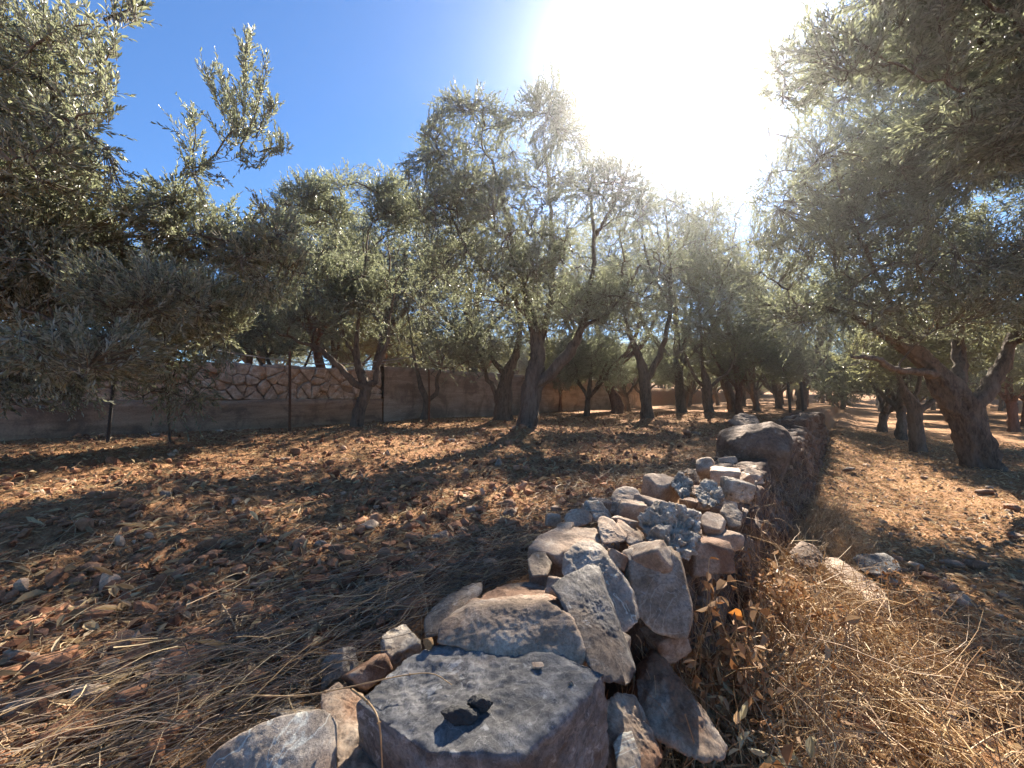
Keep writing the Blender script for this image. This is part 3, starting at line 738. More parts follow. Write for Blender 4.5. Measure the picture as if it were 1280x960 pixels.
# ------------------------------------------------------------------ trees
def leaves(P, D, Nrm, Ln, Wd, fold=0.25):
    """lanceolate leaves folded along the midrib: 6 verts and 2 quads each"""
    n = len(P); S = unit(np.cross(D, Nrm)); U = np.cross(S, D)
    L = Ln[:, None]; W = Wd[:, None]
    a = P; t = P + D * L - U * L * 0.06
    l1 = P + D * L * .32 + S * W * .5 + U * W * fold; l2 = P + D * L * .68 + S * W * .46 + U * W * fold * .8
    r1 = P + D * L * .32 - S * W * .5 + U * W * fold; r2 = P + D * L * .68 - S * W * .46 + U * W * fold * .8
    V = np.stack([a, l1, l2, t, r2, r1], 1).reshape(-1, 3)
    b = np.arange(n)[:, None] * 6
    return V, np.concatenate([b + np.array([0, 1, 2, 3]), b + np.array([0, 3, 4, 5])])

def bars(A, B, ra, rb):
    """three sided twigs from A to B, all at once"""
    D = unit(B - A); ref = np.where(np.abs(D[:, 2:3]) > .8, np.array([[1., 0, 0]]), np.array([[0, 0, 1.]]))
    S = unit(np.cross(D, ref)); U = np.cross(D, S); V = []
    for P, r in ((A, ra), (B, rb)):
        for k in range(3):
            a = k * 2.0944
            V.append(P + (S * math.cos(a) + U * math.sin(a)) * r)
    V = np.stack(V, 1).reshape(-1, 3); b = np.arange(len(A))[:, None] * 6
    Q = np.concatenate([b + np.array(q) for q in ([0, 1, 4, 3], [1, 2, 5, 4], [2, 0, 3, 5])])
    return V, Q

LIT = [[(200, 578), (330, 546), (600, 549), (565, 577), (430, 603), (250, 612)], [(-40, 600), (230, 577), (150, 622), (-40, 655)], [(-40, 560), (240, 547), (200, 561), (-40, 578)],
       [(560, 602), (650, 596), (640, 640), (540, 652), (515, 622)], [(740, 553), (905, 560), (860, 587), (715, 582)], [(-60, 720), (90, 700), (60, 860), (-60, 880)], [(220, 745), (330, 748), (290, 812), (195, 802)],
       [(300, 640), (420, 625), (400, 650), (280, 668)], [(640, 535), (860, 530), (860, 545), (660, 548)],
       [(380, 533), (600, 527), (620, 535), (400, 543)], [(690, 524), (980, 518), (970, 526), (700, 532)], [(640, 640), (720, 625), (700, 650), (650, 665)], [(120, 665), (260, 650), (230, 690), (100, 700)], [(-60, 700), (140, 705), (170, 900), (-60, 940)], [(655, 600), (900, 600), (880, 695), (655, 695)]]
LIT_LOW = [[(1045, 560), (1120, 575), (1290, 640), (1300, 700), (1150, 690), (1040, 640)], [(955, 780), (1100, 800), (1180, 980), (940, 990)]]
LITG = [(np.array([onz(x, y, 0.0)[:2] for x, y in P]), 0.0) for P in LIT] + [(np.array([onz(x, y, -.6)[:2] for x, y in P]), -.6) for P in LIT_LOW]
def shades_lit(T):
    """which of the points T would throw their shadow into a patch that lies in the sun in the photograph"""
    out = np.zeros(len(T), bool)
    for P, z in LITG:
        G_ = T - sd * ((T[:, 2:3] - z) / sd[2]); x, y = G_[:, 0], G_[:, 1]; ins = np.zeros(len(T), bool)
        for i in range(len(P)):
            (x1, y1), (x2, y2) = P[i], P[i - 1]
            ins ^= ((y1 > y) != (y2 > y)) & (x < (x2 - x1) * (y - y1) / (y2 - y1 + 1e-12) + x1)
        out |= ins
    return out

def in_blobs(blobs, n, r, shell=0.4, gap=0.0, gfreq=1.1, seed=0):
    w = np.array([b[6] * b[3] * b[4] * b[5] for b in blobs]); w = w / w.sum()
    out = []
    tot = 0
    while tot < n:
        k = r.choice(len(blobs), n * 2, p=w); Bm = np.array([b[:6] for b in blobs])[k]
        d = unit(r.normal(size=(n * 2, 3))); rad = r.random((n * 2, 1)) ** (1 / 3.0)
        rad = np.where(r.random((n * 2, 1)) < shell, r.uniform(.8, 1.03, (n * 2, 1)), rad)
        P = Bm[:, :3] + d * rad * Bm[:, 3:6]
        keep = fbm(P * gfreq + seed * 7.7, 3) > gap - .15
        P = P[keep]; out.append(P); tot += len(P)
    return np.concatenate(out)[:n]

def grow(limbs, blobs, n_branch, n_twig, lpt, leaf, seed, gap=0.0, gfreq=1.1, bark_seg=20, spread=.32, shoots=(), detail=1.0, shell=.4, droop=0.0, zmin=None, dens=1.35, cull=True, cullp=.80):
    """returns wood Geo and crown Geo for one olive tree. limbs: lists of (x, y, z, radius)"""
    r = np.random.default_rng(seed); wood = Geo(); crown = Geo(); nodes = []; n_twig = int(n_twig * dens)
    for k, lm in enumerate(limbs):
        n = max(10, int(26 * detail)) if k == 0 else max(8, int(16 * detail)); C = spline(lm, n)
        if k: C[1:, :3] += r.normal(size=(n - 1, 3)) * .012
        tube(wood, C[:, :3], C[:, 3], bark_seg if k == 0 else max(7, bark_seg * 2 // 3), 0, .38 if k == 0 else .22, seed + k)
        nodes.append(C[(n // 2 if k == 0 else n // 3):, :3])
    nodes = np.concatenate(nodes)
    T = in_blobs(blobs, n_branch, r, .1, gap, gfreq, seed)
    dd = np.min(np.linalg.norm(T[:, None] - nodes[None], axis=2), axis=1)
    T = T[np.argsort(dd)]
    cen = nodes.mean(0)
    for p in T:
        d = np.linalg.norm(nodes - p, axis=1)
        k = np.argmin(d + .25 * np.maximum(0, nodes[:, 2] - p[2] + .1)); q = nodes[k]; L = d[k]
        if L < .12: continue
        m = 7; u = np.linspace(0, 1, m)[:, None]
        side = r.normal(size=3) * .10 * L
        C = q + (p - q) * u + np.sin(u * math.pi) * (side + np.array([0, 0, .10 * L]))
        C[1:-1] += r.normal(size=(m - 2, 3)) * .02 * L
        r0 = min(.035, .008 + .016 * L)
        tube(wood, C, np.linspace(r0, .005, m), 5, 0, 0, seed, cap=False)
        nodes = np.concatenate([nodes, C[2:]])
    # twigs carrying the leaves
    T = in_blobs(blobs, n_twig, r, shell, gap, gfreq, seed)
    for (a, b, cnt, sp) in shoots:      # long free shoots: from a to b
        cnt = int(cnt * 2.2)
        u = r.random((cnt, 1)) ** .8; T = np.concatenate([T, np.asarray(a) + (np.asarray(b) - np.asarray(a)) * u + r.normal(size=(cnt, 3)) * sp * (1 - .6 * u)])
        tube(wood, spline([a, (np.asarray(a) + b) / 2 + r.normal(size=3) * .03, b], 6), np.linspace(.009, .003, 6), 4, 0, 0, 0, cap=False)
        nodes = np.concatenate([nodes, np.asarray(a) + (np.asarray(b) - np.asarray(a)) * np.linspace(0, 1, 14)[:, None]])
    if cull: T = T[~(shades_lit(T) & (r.random(len(T)) < cullp))]
    idx = np.empty(len(T), int)
    for i in range(0, len(T), 400):
        idx[i:i+400] = np.argmin(((T[i:i+400, None] - nodes[None]) ** 2).sum(2), axis=1)
    Q = nodes[idx]; dv = T - Q; dl = np.linalg.norm(dv, axis=1, keepdims=True)
    dirn = unit(dv + r.normal(size=T.shape) * .25 * dl + np.array([0, 0, .14 - droop]) * .5)
    tl = r.uniform(.55, 1.25, (len(T), 1)) * spread
    S0 = T - dirn * tl * .3; E = T + dirn * tl * .7
    bend = np.array([0, 0, -1.0]) * tl * r.uniform(-.10, .22 + droop, tl.shape)
    Mid = (S0 + E) / 2 - bend * .4; E = E + bend
    near = dl[:, 0] > .05
    V, Fq = bars(Q[near], S0[near], .004, .003); crown.add(V, Fq, 1)
    V, Fq = bars(S0, Mid, .003, .0022); crown.add(V, Fq, 1)
    V, Fq = bars(Mid, E, .0022, .0012); crown.add(V, Fq, 1)
    n = len(T); u = np.linspace(.02, 1.0, lpt)[None, :, None] + r.uniform(-.02, .02, (n, lpt, 1))
    a, m_, b = S0[:, None], Mid[:, None], E[:, None]
    P = a * (1 - u) ** 2 + m_ * 2 * u * (1 - u) + b * u * u
    Tn = unit(2 * (1 - u) * (m_ - a) + 2 * u * (b - m_))
    s_ = unit(np.cross(Tn, r.normal(size=(n, 1, 3)) * .5 + np.array([0, 0, 1.])))
    v_ = np.cross(s_, Tn)
    k = np.arange(lpt)[None, :, None]
    az = (k % 2) * math.pi + ((k // 2) % 2) * (math.pi / 2) + r.normal(size=(n, lpt, 1)) * .5
    out = s_ * np.cos(az) + v_ * np.sin(az)
    ang = r.uniform(.45, 1.05, (n, lpt, 1)) * (1 - .55 * u)
    D = unit(Tn * np.cos(ang) + out * np.sin(ang))
    Nr = unit(np.cross(np.cross(D, np.array([0, 0, 1.]) + r.normal(size=D.shape) * .9), D))
    Ln = leaf * r.uniform(.65, 1.15, n * lpt) * (1 - .35 * np.abs(u[..., 0] - .4).ravel())
    P = P.reshape(-1, 3); D = D.reshape(-1, 3); Nr = Nr.reshape(-1, 3)
    keep = r.random(len(P)) < .9
    if zmin is not None: keep &= P[:, 2] > zmin
    V, Fq = leaves(P[keep], D[keep], Nr[keep], Ln[keep], Ln[keep] * r.uniform(.21, .31, keep.sum()))
    crown.add(V, Fq, 0)
    return wood, crown

TREES = 'olive trees of the grove'
def olive(base, label, limbs, blobs, leafm=None, bark=None, group=TREES, **kw):
    base = np.array([base[0], base[1], float(ground_h(base[0], base[1], False))])
    wood, crown = grow(limbs, blobs, **kw)
    root = empty('olive_tree', base, label, 'tree', group)
    w = wood.build('trunk', [bark or M_bark], root, base, True)
    c = crown.build('crown', [leafm or M_leaf, M_twig], root, base)
    return root

def LM(*p):  # limb points given as (px, py, Y, width in px)
    out = []
    for px, py, Y, w in p:
        q = at(px, py, Y); out.append([*q, w * Y / F / 2 * (.62 if py > 430 else .52)])
    return out
def BL(px, py, Y, rx, rz, ry=None, w=1.0):   # crown lobe: centre and radii in px of the photo at depth Y
    q = at(px, py, Y); k = Y / F
    return (q[0], q[1], q[2], rx * k, (ry if ry else (rx + rz) / 2 * k), rz * k, w)

# the tall tree in the middle
Y = BA[1]
olive(BA, 'tallest olive tree in the middle, its thick dark trunk forking low to the right',
      [LM((655, 556, Y, 62), (657, 538, Y, 50), (662, 510, Y, 41), (668, 470, Y, 38), (672, 440, Y, 30), (664, 395, Y, 20), (650, 340, Y, 13), (632, 270, Y, 9), (615, 200, Y, 6)),
       LM((672, 480, Y, 26), (690, 466, Y - .1, 25), (712, 440, Y - .2, 22), (728, 408, Y - .3, 17), (738, 360, Y - .3, 13), (742, 290, Y - .2, 9), (735, 220, Y, 6)),
       LM((668, 445, Y, 20), (682, 405, Y + .2, 15), (692, 340, Y + .3, 11), (688, 250, Y + .3, 8), (680, 170, Y + .2, 5)),
       LM((664, 400, Y, 14), (630, 360, Y - .2, 10), (590, 320, Y - .3, 7), (560, 260, Y - .2, 5)),
       LM((742, 300, Y, 9), (770, 250, Y - .2, 7), (790, 200, Y, 4)),
       LM((728, 410, Y - .3, 10), (770, 380, Y - .5, 8), (800, 330, Y - .5, 5))],
      [BL(590, 190, Y, 68, 62), BL(560, 235, Y - .3, 58, 52), BL(680, 185, Y, 60, 62), BL(690, 140, Y, 30, 42, w=1.2), BL(610, 300, Y - .4, 90, 80), BL(740, 290, Y - .2, 80, 90), BL(690, 360, Y - .3, 110, 55, w=.8), BL(790, 360, Y - .5, 60, 70), BL(570, 360, Y, 60, 60, w=.7)],
      n_branch=260, n_twig=5200, lpt=18, leaf=.060, seed=101, gap=.04, dens=1.4, cullp=.75, spread=.27, bark_seg=30, detail=1.6, shell=.3)
# its neighbour behind
Y = BB[1]
olive(BB, 'old olive with a split double trunk close behind the tallest tree',
      [LM((628, 537, Y, 44), (629, 515, Y, 34), (632, 480, Y, 26), (636, 462, Y, 24), (645, 440, Y, 15), (650, 400, Y, 9), (640, 340, Y, 5)),
       LM((620, 530, Y, 16), (622, 505, Y, 13), (618, 488, Y, 11), (606, 465, Y, 9), (596, 430, Y, 6)),
       LM((634, 468, Y, 14), (618, 452, Y, 10), (600, 430, Y, 7), (580, 390, Y, 4))],
      [BL(600, 400, Y, 70, 60), BL(560, 420, Y, 50, 50, w=.7), BL(640, 350, Y, 70, 60, w=.7), BL(550, 380, Y + .5, 45, 45, w=.5), BL(600, 460, Y, 50, 20, w=.6)],
      n_branch=120, n_twig=2300, lpt=16, leaf=.065, seed=102, spread=.3, gap=-.05)
Y = BC[1]
olive(BC, 'olive with a twisted trunk and pale dead root wood, left of the middle',
      [LM((443, 552, Y, 42), (445, 538, Y, 28), (449, 515, Y, 22), (457, 492, Y, 21), (456, 480, Y, 22), (447, 455, Y, 14), (446, 420, Y, 10), (452, 370, Y, 7), (458, 320, Y, 5)),
       LM((458, 488, Y, 15), (438, 472, Y - .1, 13), (415, 450, Y - .2, 12), (398, 436, Y - .2, 10), (370, 425, Y - .3, 7), (345, 415, Y - .4, 5)),
       LM((456, 485, Y, 15), (470, 474, Y, 13), (472, 455, Y, 11), (484, 432, Y, 9), (488, 400, Y, 6), (495, 350, Y, 4)),
       LM((447, 450, Y, 9), (432, 425, Y, 7), (420, 380, Y, 5), (405, 330, Y, 4))],
      [BL(440, 270, Y, 62, 45), BL(455, 330, Y, 75, 60), BL(400, 350, Y, 55, 60), BL(495, 370, Y, 45, 65), BL(430, 400, Y - .2, 80, 28, w=.7), BL(480, 250, Y, 35, 30), BL(395, 270, Y, 45, 45), BL(500, 300, Y, 40, 50)],
      n_branch=170, n_twig=3200, lpt=17, leaf=.060, seed=103, gap=.05, spread=.27, bark_seg=24, detail=1.3)
Y = BD[1]
olive(BD, 'smaller olive with a V shaped trunk in front of the concrete wall',
      [LM((530, 530, Y, 22), (532, 515, Y, 15), (533, 500, Y, 13), (526, 482, Y, 11), (522, 465, Y, 8), (515, 430, Y, 5), (510, 390, Y, 3)),
       LM((533, 502, Y, 10), (546, 490, Y, 9), (546, 475, Y, 8), (552, 455, Y, 5), (560, 420, Y, 4))],
      [BL(530, 390, Y, 58, 75), BL(575, 420, Y, 40, 45), BL(500, 330, Y + .5, 50, 50), BL(530, 455, Y, 50, 14, w=.5)],
      n_branch=100, n_twig=1400, lpt=16, leaf=.07, seed=104, spread=.32, gap=-.05)
Y = BE[1]
olive(BE, 'dark thin trunked olive in front of the stone wall at the left',
      [LM((350, 535, Y, 22), (350, 515, Y, 14), (351, 495, Y, 13), (347, 482, Y, 11), (338, 460, Y, 8), (330, 430, Y, 5), (320, 390, Y, 4)),
       LM((352, 494, Y, 9), (364, 486, Y, 7), (374, 468, Y, 6), (385, 450, Y, 4), (392, 420, Y, 3)),
       LM((346, 478, Y, 7), (325, 452, Y, 5), (300, 430, Y, 4))],
      [BL(340, 400, Y, 75, 50), BL(300, 370, Y, 60, 50), BL(390, 430, Y, 35, 25, w=.7), BL(260, 420, Y, 50, 35, w=.7), BL(360, 340, Y + .4, 60, 40)],
      n_branch=100, n_twig=2000, lpt=16, leaf=.065, seed=105, gap=.03, spread=.3)
# the near tree at the left, trunk outside the picture
olive(BF, 'near olive at the left edge, its silvery branches hanging into the picture',
      [[(-6.4, 3.3, -.1, .36), (-6.3, 3.3, .4, .28), (-6.1, 3.35, 1.0, .24), (-5.9, 3.4, 1.6, .18), (-5.5, 3.3, 2.4, .12), (-5.0, 3.0, 3.2, .07)],
       [(-6.1, 3.35, 1.1, .16), *[tuple(v) for v in LM((-60, 330, 3.6, 18), (0, 312, 3.7, 16), (60, 300, 3.8, 12), (130, 305, 3.9, 9), (215, 292, 4.0, 7), (280, 300, 4.1, 5))]],
       [(-5.8, 3.4, 1.9, .11), *[tuple(v) for v in LM((-40, 180, 3.2, 12), (30, 150, 3.1, 8), (80, 110, 3.0, 5))]],
       [(-5.9, 3.4, 1.5, .10), *[tuple(v) for v in LM((-10, 380, 3.4, 11), (60, 400, 3.3, 8), (130, 420, 3.2, 5))]],
       LM((130, 305, 3.9, 8), (200, 250, 4.0, 6), (260, 200, 4.1, 4), (300, 150, 4.1, 3))],
      [BL(10, 90, 3.0, 85, 85), BL(60, 200, 3.1, 85, 60), BL(85, 40, 2.7, 22, 35, w=.7), BL(-80, 180, 3.3, 120, 200), BL(40, 320, 3.6, 100, 90), BL(170, 260, 3.9, 90, 75), BL(285, 262, 4.2, 75, 75), BL(305, 205, 4.15, 40, 40), BL(225, 205, 4.0, 55, 45), BL(330, 330, 4.3, 50, 45, w=.7),
       BL(170, 370, 3.4, 80, 45), BL(100, 440, 3.1, 90, 35, w=.8), BL(-30, 450, 4.2, 80, 55, w=.8), BL(50, 475, 4.2, 90, 38, w=.7), BL(230, 400, 4.5, 80, 50, w=.9), BL(170, 450, 4.6, 60, 35, w=.8)],
      leafm=M_leaf_near, n_branch=420, n_twig=8600, lpt=18, leaf=.058, seed=106, dens=1.35, gap=.0, spread=.24, bark_seg=24, shell=.25, gfreq=1.5,
      shoots=[(at(295, 170, 4.1), at(252, 82, 4.1), 16, .03), (at(300, 170, 4.1), at(275, 90, 4.15), 13, .03), (at(305, 165, 4.1), at(308, 48, 4.1), 26, .04), (at(320, 170, 4.1), at(343, 130, 4.1), 12, .04), (at(300, 185, 4.1), at(333, 85, 4.1), 14, .03),
              (at(325, 190, 4.2), at(362, 185, 4.2), 10, .04), (at(240, 200, 4.1), at(240, 140, 4.1), 10, .04), (at(130, 25, 2.3), at(178, 6, 2.2), 8, .03), (at(90, 90, 2.6), at(142, 58, 2.5), 9, .03), (at(90, 120, 2.6), at(146, 108, 2.5), 9, .03), (at(95, 150, 2.6), at(140, 140, 2.5), 8, .03),
              (at(40, 60, 2.7), at(120, 30, 2.5), 12, .04)])
# low leafy sprays in front of the stone wall, hanging from the same tree's neighbour: a young olive on its stem
Yy = onz(212, 560, 0)[1]
sap = onz(212, 560, 0)
olive(sap, 'young thin stemmed olive sapling with drooping leaves before the stone wall',
      [LM((212, 566, Yy, 6), (212, 540, Yy, 5.5), (210, 505, Yy, 5), (213, 470, Yy, 4.5), (205, 430, Yy, 4), (190, 390, Yy, 3)),
       LM((212, 480, Yy, 3.5), (225, 450, Yy - .1, 3), (240, 430, Yy - .1, 2)), LM((210, 470, Yy, 3.5), (185, 455, Yy - .2, 3), (150, 440, Yy - .3, 2))],
      [BL(180, 400, Yy, 60, 35), BL(235, 440, Yy - .1, 45, 30), BL(130, 450, Yy - .3, 45, 30), BL(215, 490, Yy - .1, 50, 18, w=.6), BL(95, 485, Yy - .4, 35, 18, w=.5), BL(240, 510, Yy, 28, 22, w=.4)],
      leafm=M_leaf, n_branch=60, n_twig=430, lpt=14, leaf=.08, seed=107, gap=-.1, spread=.28, bark_seg=8, droop=.15)
Y = BH[1]
olive(BH, 'tall straight trunked olive right of the tallest tree, below the sun',
      [LM((808, 535, Y, 36), (809, 515, Y, 24), (807, 490, Y, 21), (805, 466, Y, 21), (798, 445, Y, 14), (785, 410, Y, 9), (770, 350, Y, 6)),
       LM((807, 475, Y, 15), (820, 455, Y, 14), (830, 425, Y, 12), (838, 380, Y, 9), (836, 310, Y, 6), (830, 250, Y, 4)),
       LM((838, 385, Y, 8), (815, 340, Y, 6), (800, 280, Y, 4))],
      [BL(800, 300, Y, 70, 60), BL(845, 290, Y, 55, 65), BL(820, 370, Y, 80, 60), BL(770, 400, Y, 55, 45), BL(870, 390, Y, 50, 45), BL(830, 235, Y, 40, 30, w=.7), BL(822, 175, Y, 42, 42, w=.8)],  # topmost lobe added to shade the flat block
      n_branch=140, n_twig=2700, lpt=16, leaf=.075, seed=108, cullp=.65, dens=1.4, gap=.02, spread=.34)
Y = BI[1]
olive(BI, 'stout pollarded olive trunk behind the very large boulder',
      [LM((886, 529, Y, 30), (886, 515, Y, 21), (884, 498, Y, 19), (883, 480, Y, 18), (878, 455, Y, 6), (876, 410, Y, 5), (872, 350, Y, 3)),
       LM((884, 488, Y, 10), (896, 476, Y, 7), (912, 462, Y, 5), (925, 430, Y, 4)), LM((882, 486, Y, 9), (868, 470, Y, 6), (855, 440, Y, 4))],
      [BL(885, 380, Y, 60, 55), BL(925, 400, Y, 45, 50), BL(900, 310, Y, 60, 60), BL(880, 440, Y, 55, 22, w=.6)],
      leafm=M_leaf_warm, n_branch=110, n_twig=2200, lpt=16, leaf=.08, seed=109, gap=.0, spread=.36)
# big tree on the lower terrace
Y = BR1[1]
olive(BR1, 'big grey olive leaning left on the lower terrace at the right',
      [LM((1232, 604, Y, 100), (1228, 588, Y, 68), (1216, 552, Y, 54), (1205, 520, Y, 50), (1192, 495, Y, 52), (1168, 465, Y, 34), (1140, 438, Y - .1, 30), (1105, 418, Y - .3, 21), (1075, 400, Y - .5, 14), (1035, 385, Y - .6, 9)),
       LM((1205, 520, Y, 36), (1228, 495, Y, 31), (1246, 468, Y, 27), (1262, 430, Y, 21), (1285, 370, Y + .2, 20), (1300, 280, Y + .2, 14), (1290, 180, Y, 9)),
       LM((1172, 470, Y, 20), (1148, 464, Y - .4, 14), (1118, 462, Y - .7, 12), (1094, 448, Y - .9, 10), (1062, 447, Y - 1.1, 6)),
       LM((1192, 490, Y, 30), (1200, 450, Y + .2, 22), (1190, 380, Y + .4, 16), (1160, 290, Y + .4, 12), (1150, 190, Y + .2, 8), (1140, 90, Y, 5)),
       LM((1140, 438, Y, 18), (1110, 370, Y - .3, 12), (1070, 290, Y - .5, 9), (1040, 200, Y - .5, 6)),
       LM((1262, 430, Y, 16), (1320, 400, Y - .6, 12), (1380, 370, Y - 1, 8))],
      [BL(1060, 330, Y - .6, 100, 75), BL(1160, 260, Y, 130, 110), BL(1100, 170, Y - .3, 110, 95), BL(1200, 120, Y, 120, 100), BL(1280, 250, Y, 110, 120), BL(1140, 380, Y - .6, 110, 50), BL(1010, 250, Y - .5, 60, 90), BL(985, 340, Y - .3, 55, 70, w=.9), BL(1030, 400, Y - 1.0, 70, 40),
       BL(1250, 360, Y - .5, 90, 60), BL(1370, 350, Y - .8, 80, 90), BL(1100, 60, Y, 90, 60), BL(1000, 120, Y - .3, 40, 70, w=.6), BL(1250, 20, Y, 110, 70)],
      n_branch=380, n_twig=8600, lpt=18, leaf=.062, seed=110, dens=2.1, cullp=.65, gap=-.02, spread=.30, bark_seg=40, detail=1.9, shell=.3)
# branches of a near tree reaching over from the right
BR0 = np.array([6.6, 1.6, -.6])
olive(BR0, 'near olive outside the right edge, its branches and large leaves hanging in overhead', 
      [[(6.6, 1.6, -.7, .40), (6.5, 1.65, 0, .30), (6.3, 1.8, .9, .26), (6.0, 2.0, 1.8, .18), (5.6, 2.2, 2.8, .12), (5.0, 2.4, 3.6, .08)],
       [(6.1, 1.95, 1.6, .14), *[tuple(v) for v in LM((1440, 200, 3.2, 20), (1340, 130, 3.3, 18), (1290, 95, 3.3, 15), (1240, 60, 3.3, 12), (1190, 20, 3.3, 9), (1150, -30, 3.3, 6))]],
       [(5.6, 2.2, 2.8, .10), *[tuple(v) for v in LM((1330, 60, 2.9, 14), (1280, 40, 2.9, 10), (1220, -10, 2.9, 7))]],
       LM((1290, 95, 3.3, 9), (1230, 110, 3.2, 6), (1160, 100, 3.1, 5), (1080, 60, 3.0, 3))],
      [BL(1240, 40, 3.1, 100, 60), BL(1150, 30, 3.0, 90, 50), BL(1060, 50, 3.0, 60, 45, w=.7), BL(1330, 120, 3.2, 110, 90), BL(1240, 150, 3.4, 90, 50, w=.6), BL(1400, 0, 3, 120, 120), BL(1200, -60, 3, 140, 60), BL(1010, 70, 3.4, 50, 60, w=.5)],
      leafm=M_leaf, n_branch=200, n_twig=2400, lpt=18, leaf=.060, seed=111, dens=1.9, gap=.05, spread=.24, bark_seg=20, shell=.25, gfreq=1.6)
Y = BR2[1]
olive(BR2, 'middle sized olive with a short stout trunk left of the big leaning olive',
      [LM((1150, 576, Y, 36), (1147, 555, Y, 25), (1144, 530, Y, 22), (1142, 510, Y, 25), (1130, 488, Y, 12), (1120, 460, Y, 8), (1110, 420, Y, 5)),
       LM((1146, 516, Y, 14), (1160, 505, Y, 11), (1178, 495, Y, 8), (1200, 470, Y, 5)), LM((1142, 510, Y, 10), (1148, 480, Y, 7), (1155, 440, Y, 5))],
      [BL(1120, 430, Y, 60, 40), BL(1180, 430, Y, 60, 45), BL(1150, 390, Y, 70, 40), BL(1080, 455, Y, 45, 25, w=.7)],
      leafm=M_leaf_warm, n_branch=90, n_twig=2000, lpt=16, leaf=.07, seed=112, spread=.3)

# generic olives further away: three built, then copied
def generic(seed, label, leafm, bark, scale=1.0, xyz=None, dens=1.2):
    r = np.random.default_rng(seed)
    tilt = r.uniform(-.2, .2, 2); fk = r.uniform(.7, 1.1)
    limbs = [[(0, 0, -.15, .22), (.02, 0, .1, .15), (tilt[0] * .5, tilt[1] * .5, fk * .6, .12), (tilt[0], tilt[1], fk, .12), (tilt[0] * 2, tilt[1] * 2, fk + .7, .08), (tilt[0] * 3, tilt[1] * 3, fk + 1.7, .04)]]
    for k in range(4):
        a = r.uniform(0, 6.28) if k > 1 else (0.3 if k else 3.3) + r.uniform(-.4, .4)
        c, s = math.cos(a), math.sin(a)
        limbs.append([(tilt[0] * .9, tilt[1] * .9, fk * .92, .08), (tilt[0] + .35 * c, tilt[1] + .35 * s, fk + .3, .06), (.8 * c, .8 * s, fk + .8, .06), (1.2 * c, 1.2 * s, fk + 1.5, .035)])
    blobs = [(0, 0, 2.9, 1.3, 1.3, 1.15, 1)]
    for k in range(7):
        a = k * .9 + r.uniform(-.3, .3); R = r.uniform(.9, 1.4)
        blobs.append((R * math.cos(a), R * math.sin(a), r.uniform(1.8, 2.8), r.uniform(.7, 1.0), r.uniform(.7, 1.0), r.uniform(.6, .9), .9))
    base = np.array([0, 0, 0.0])
    if xyz is not None:
        base = np.asarray(xyz, float); limbs = [[(a * scale + base[0], b * scale + base[1], c * scale + base[2], d * scale * .8) for a, b, c, d in l_] for l_ in limbs]
        blobs = [(b[0] * scale + base[0], b[1] * scale + base[1], b[2] * scale + base[2], b[3] * scale, b[4] * scale, b[5] * scale, b[6]) for b in blobs]
    wood, crown = grow(limbs, blobs, 110, 2300, 14, .085 * (1 + .35 * (scale - 1)), seed, gap=.03, dens=dens, cull=xyz is not None, spread=.38, bark_seg=16)
    root = empty('olive_tree', base, label, 'tree', TREES)
    wood.build('trunk', [bark], root, base, True); crown.build('crown', [leafm, M_twig], root, base)
    return root
G = [generic(201, '', M_leaf, M_bark), generic(202, '', M_leaf_warm, M_bark_red), generic(203, '', M_leaf, M_bark)]
def copy_tree(src):
    c = src.copy(); COL.objects.link(c)
    for ch in src.children:
        d = ch.copy(); COL.objects.link(d); d.parent = c
    return c
used = set()
def place(k, x, y, scale, rot, label, group=TREES, zoff=0.0, sz=1.0):
    o = G[k] if k not in used else copy_tree(G[k]); used.add(k)
    o.location = (x, y, float(ground_h(x, y, False)) - .03 + zoff); o.rotation_euler = (0, 0, rot); o.scale = (scale, scale, scale * sz)
    o['label'] = label; o['group'] = group
    return o
rt = np.random.default_rng(21)
named = [  # kind, px, py of the foot, terrace, scale, label
    (0, 733, 522, 0, .72, 'small round crowned olive in the gap right of the tallest tree'),
    (2, 785, 514.5, 0, .95, 'far olive seen just left of the tall straight trunked one'),
    (1, 700, 515, 0, .8, 'thin leaning far olive beside the end of the concrete wall'),
    (1, 924, 517, 0, 1.05, 'olive with reddish trunk behind the boulders'),
    (2, 945, 513, 0, 1.1, 'far olive with left leaning trunk, next right of the reddish one'),
    (0, 854, 513, 0, 1.0, 'far olive left of the stout pollarded trunk'),
    (2, 974, 511, 0, 1.15, 'far olive left of the two dark fence posts'),
    (0, 1127, 553, 1, .95, 'lower terrace olive with reddish trunk just behind the middle sized one'),
    (2, 1103, 543, 1, .95, 'lower terrace olive strongly leaning left behind the reddish trunk'),
    (1, 1268, 540, 1, 1.1, 'lower terrace olive behind the big leaning trunk, at the right edge'),
    (0, 1205, 526, 1, 1.2, 'far lower olive seen between the middle sized and the big leaning olive'),
]
for k, px, py, low, sc_, lab in named:
    b = onz(px, py, -.6 if low else 0.0)
    o = place(k, b[0], b[1], sc_, rt.uniform(0, 6.28), lab)
    if 'strongly leaning' in lab: o.rotation_euler = (0, -.28, 1.0)
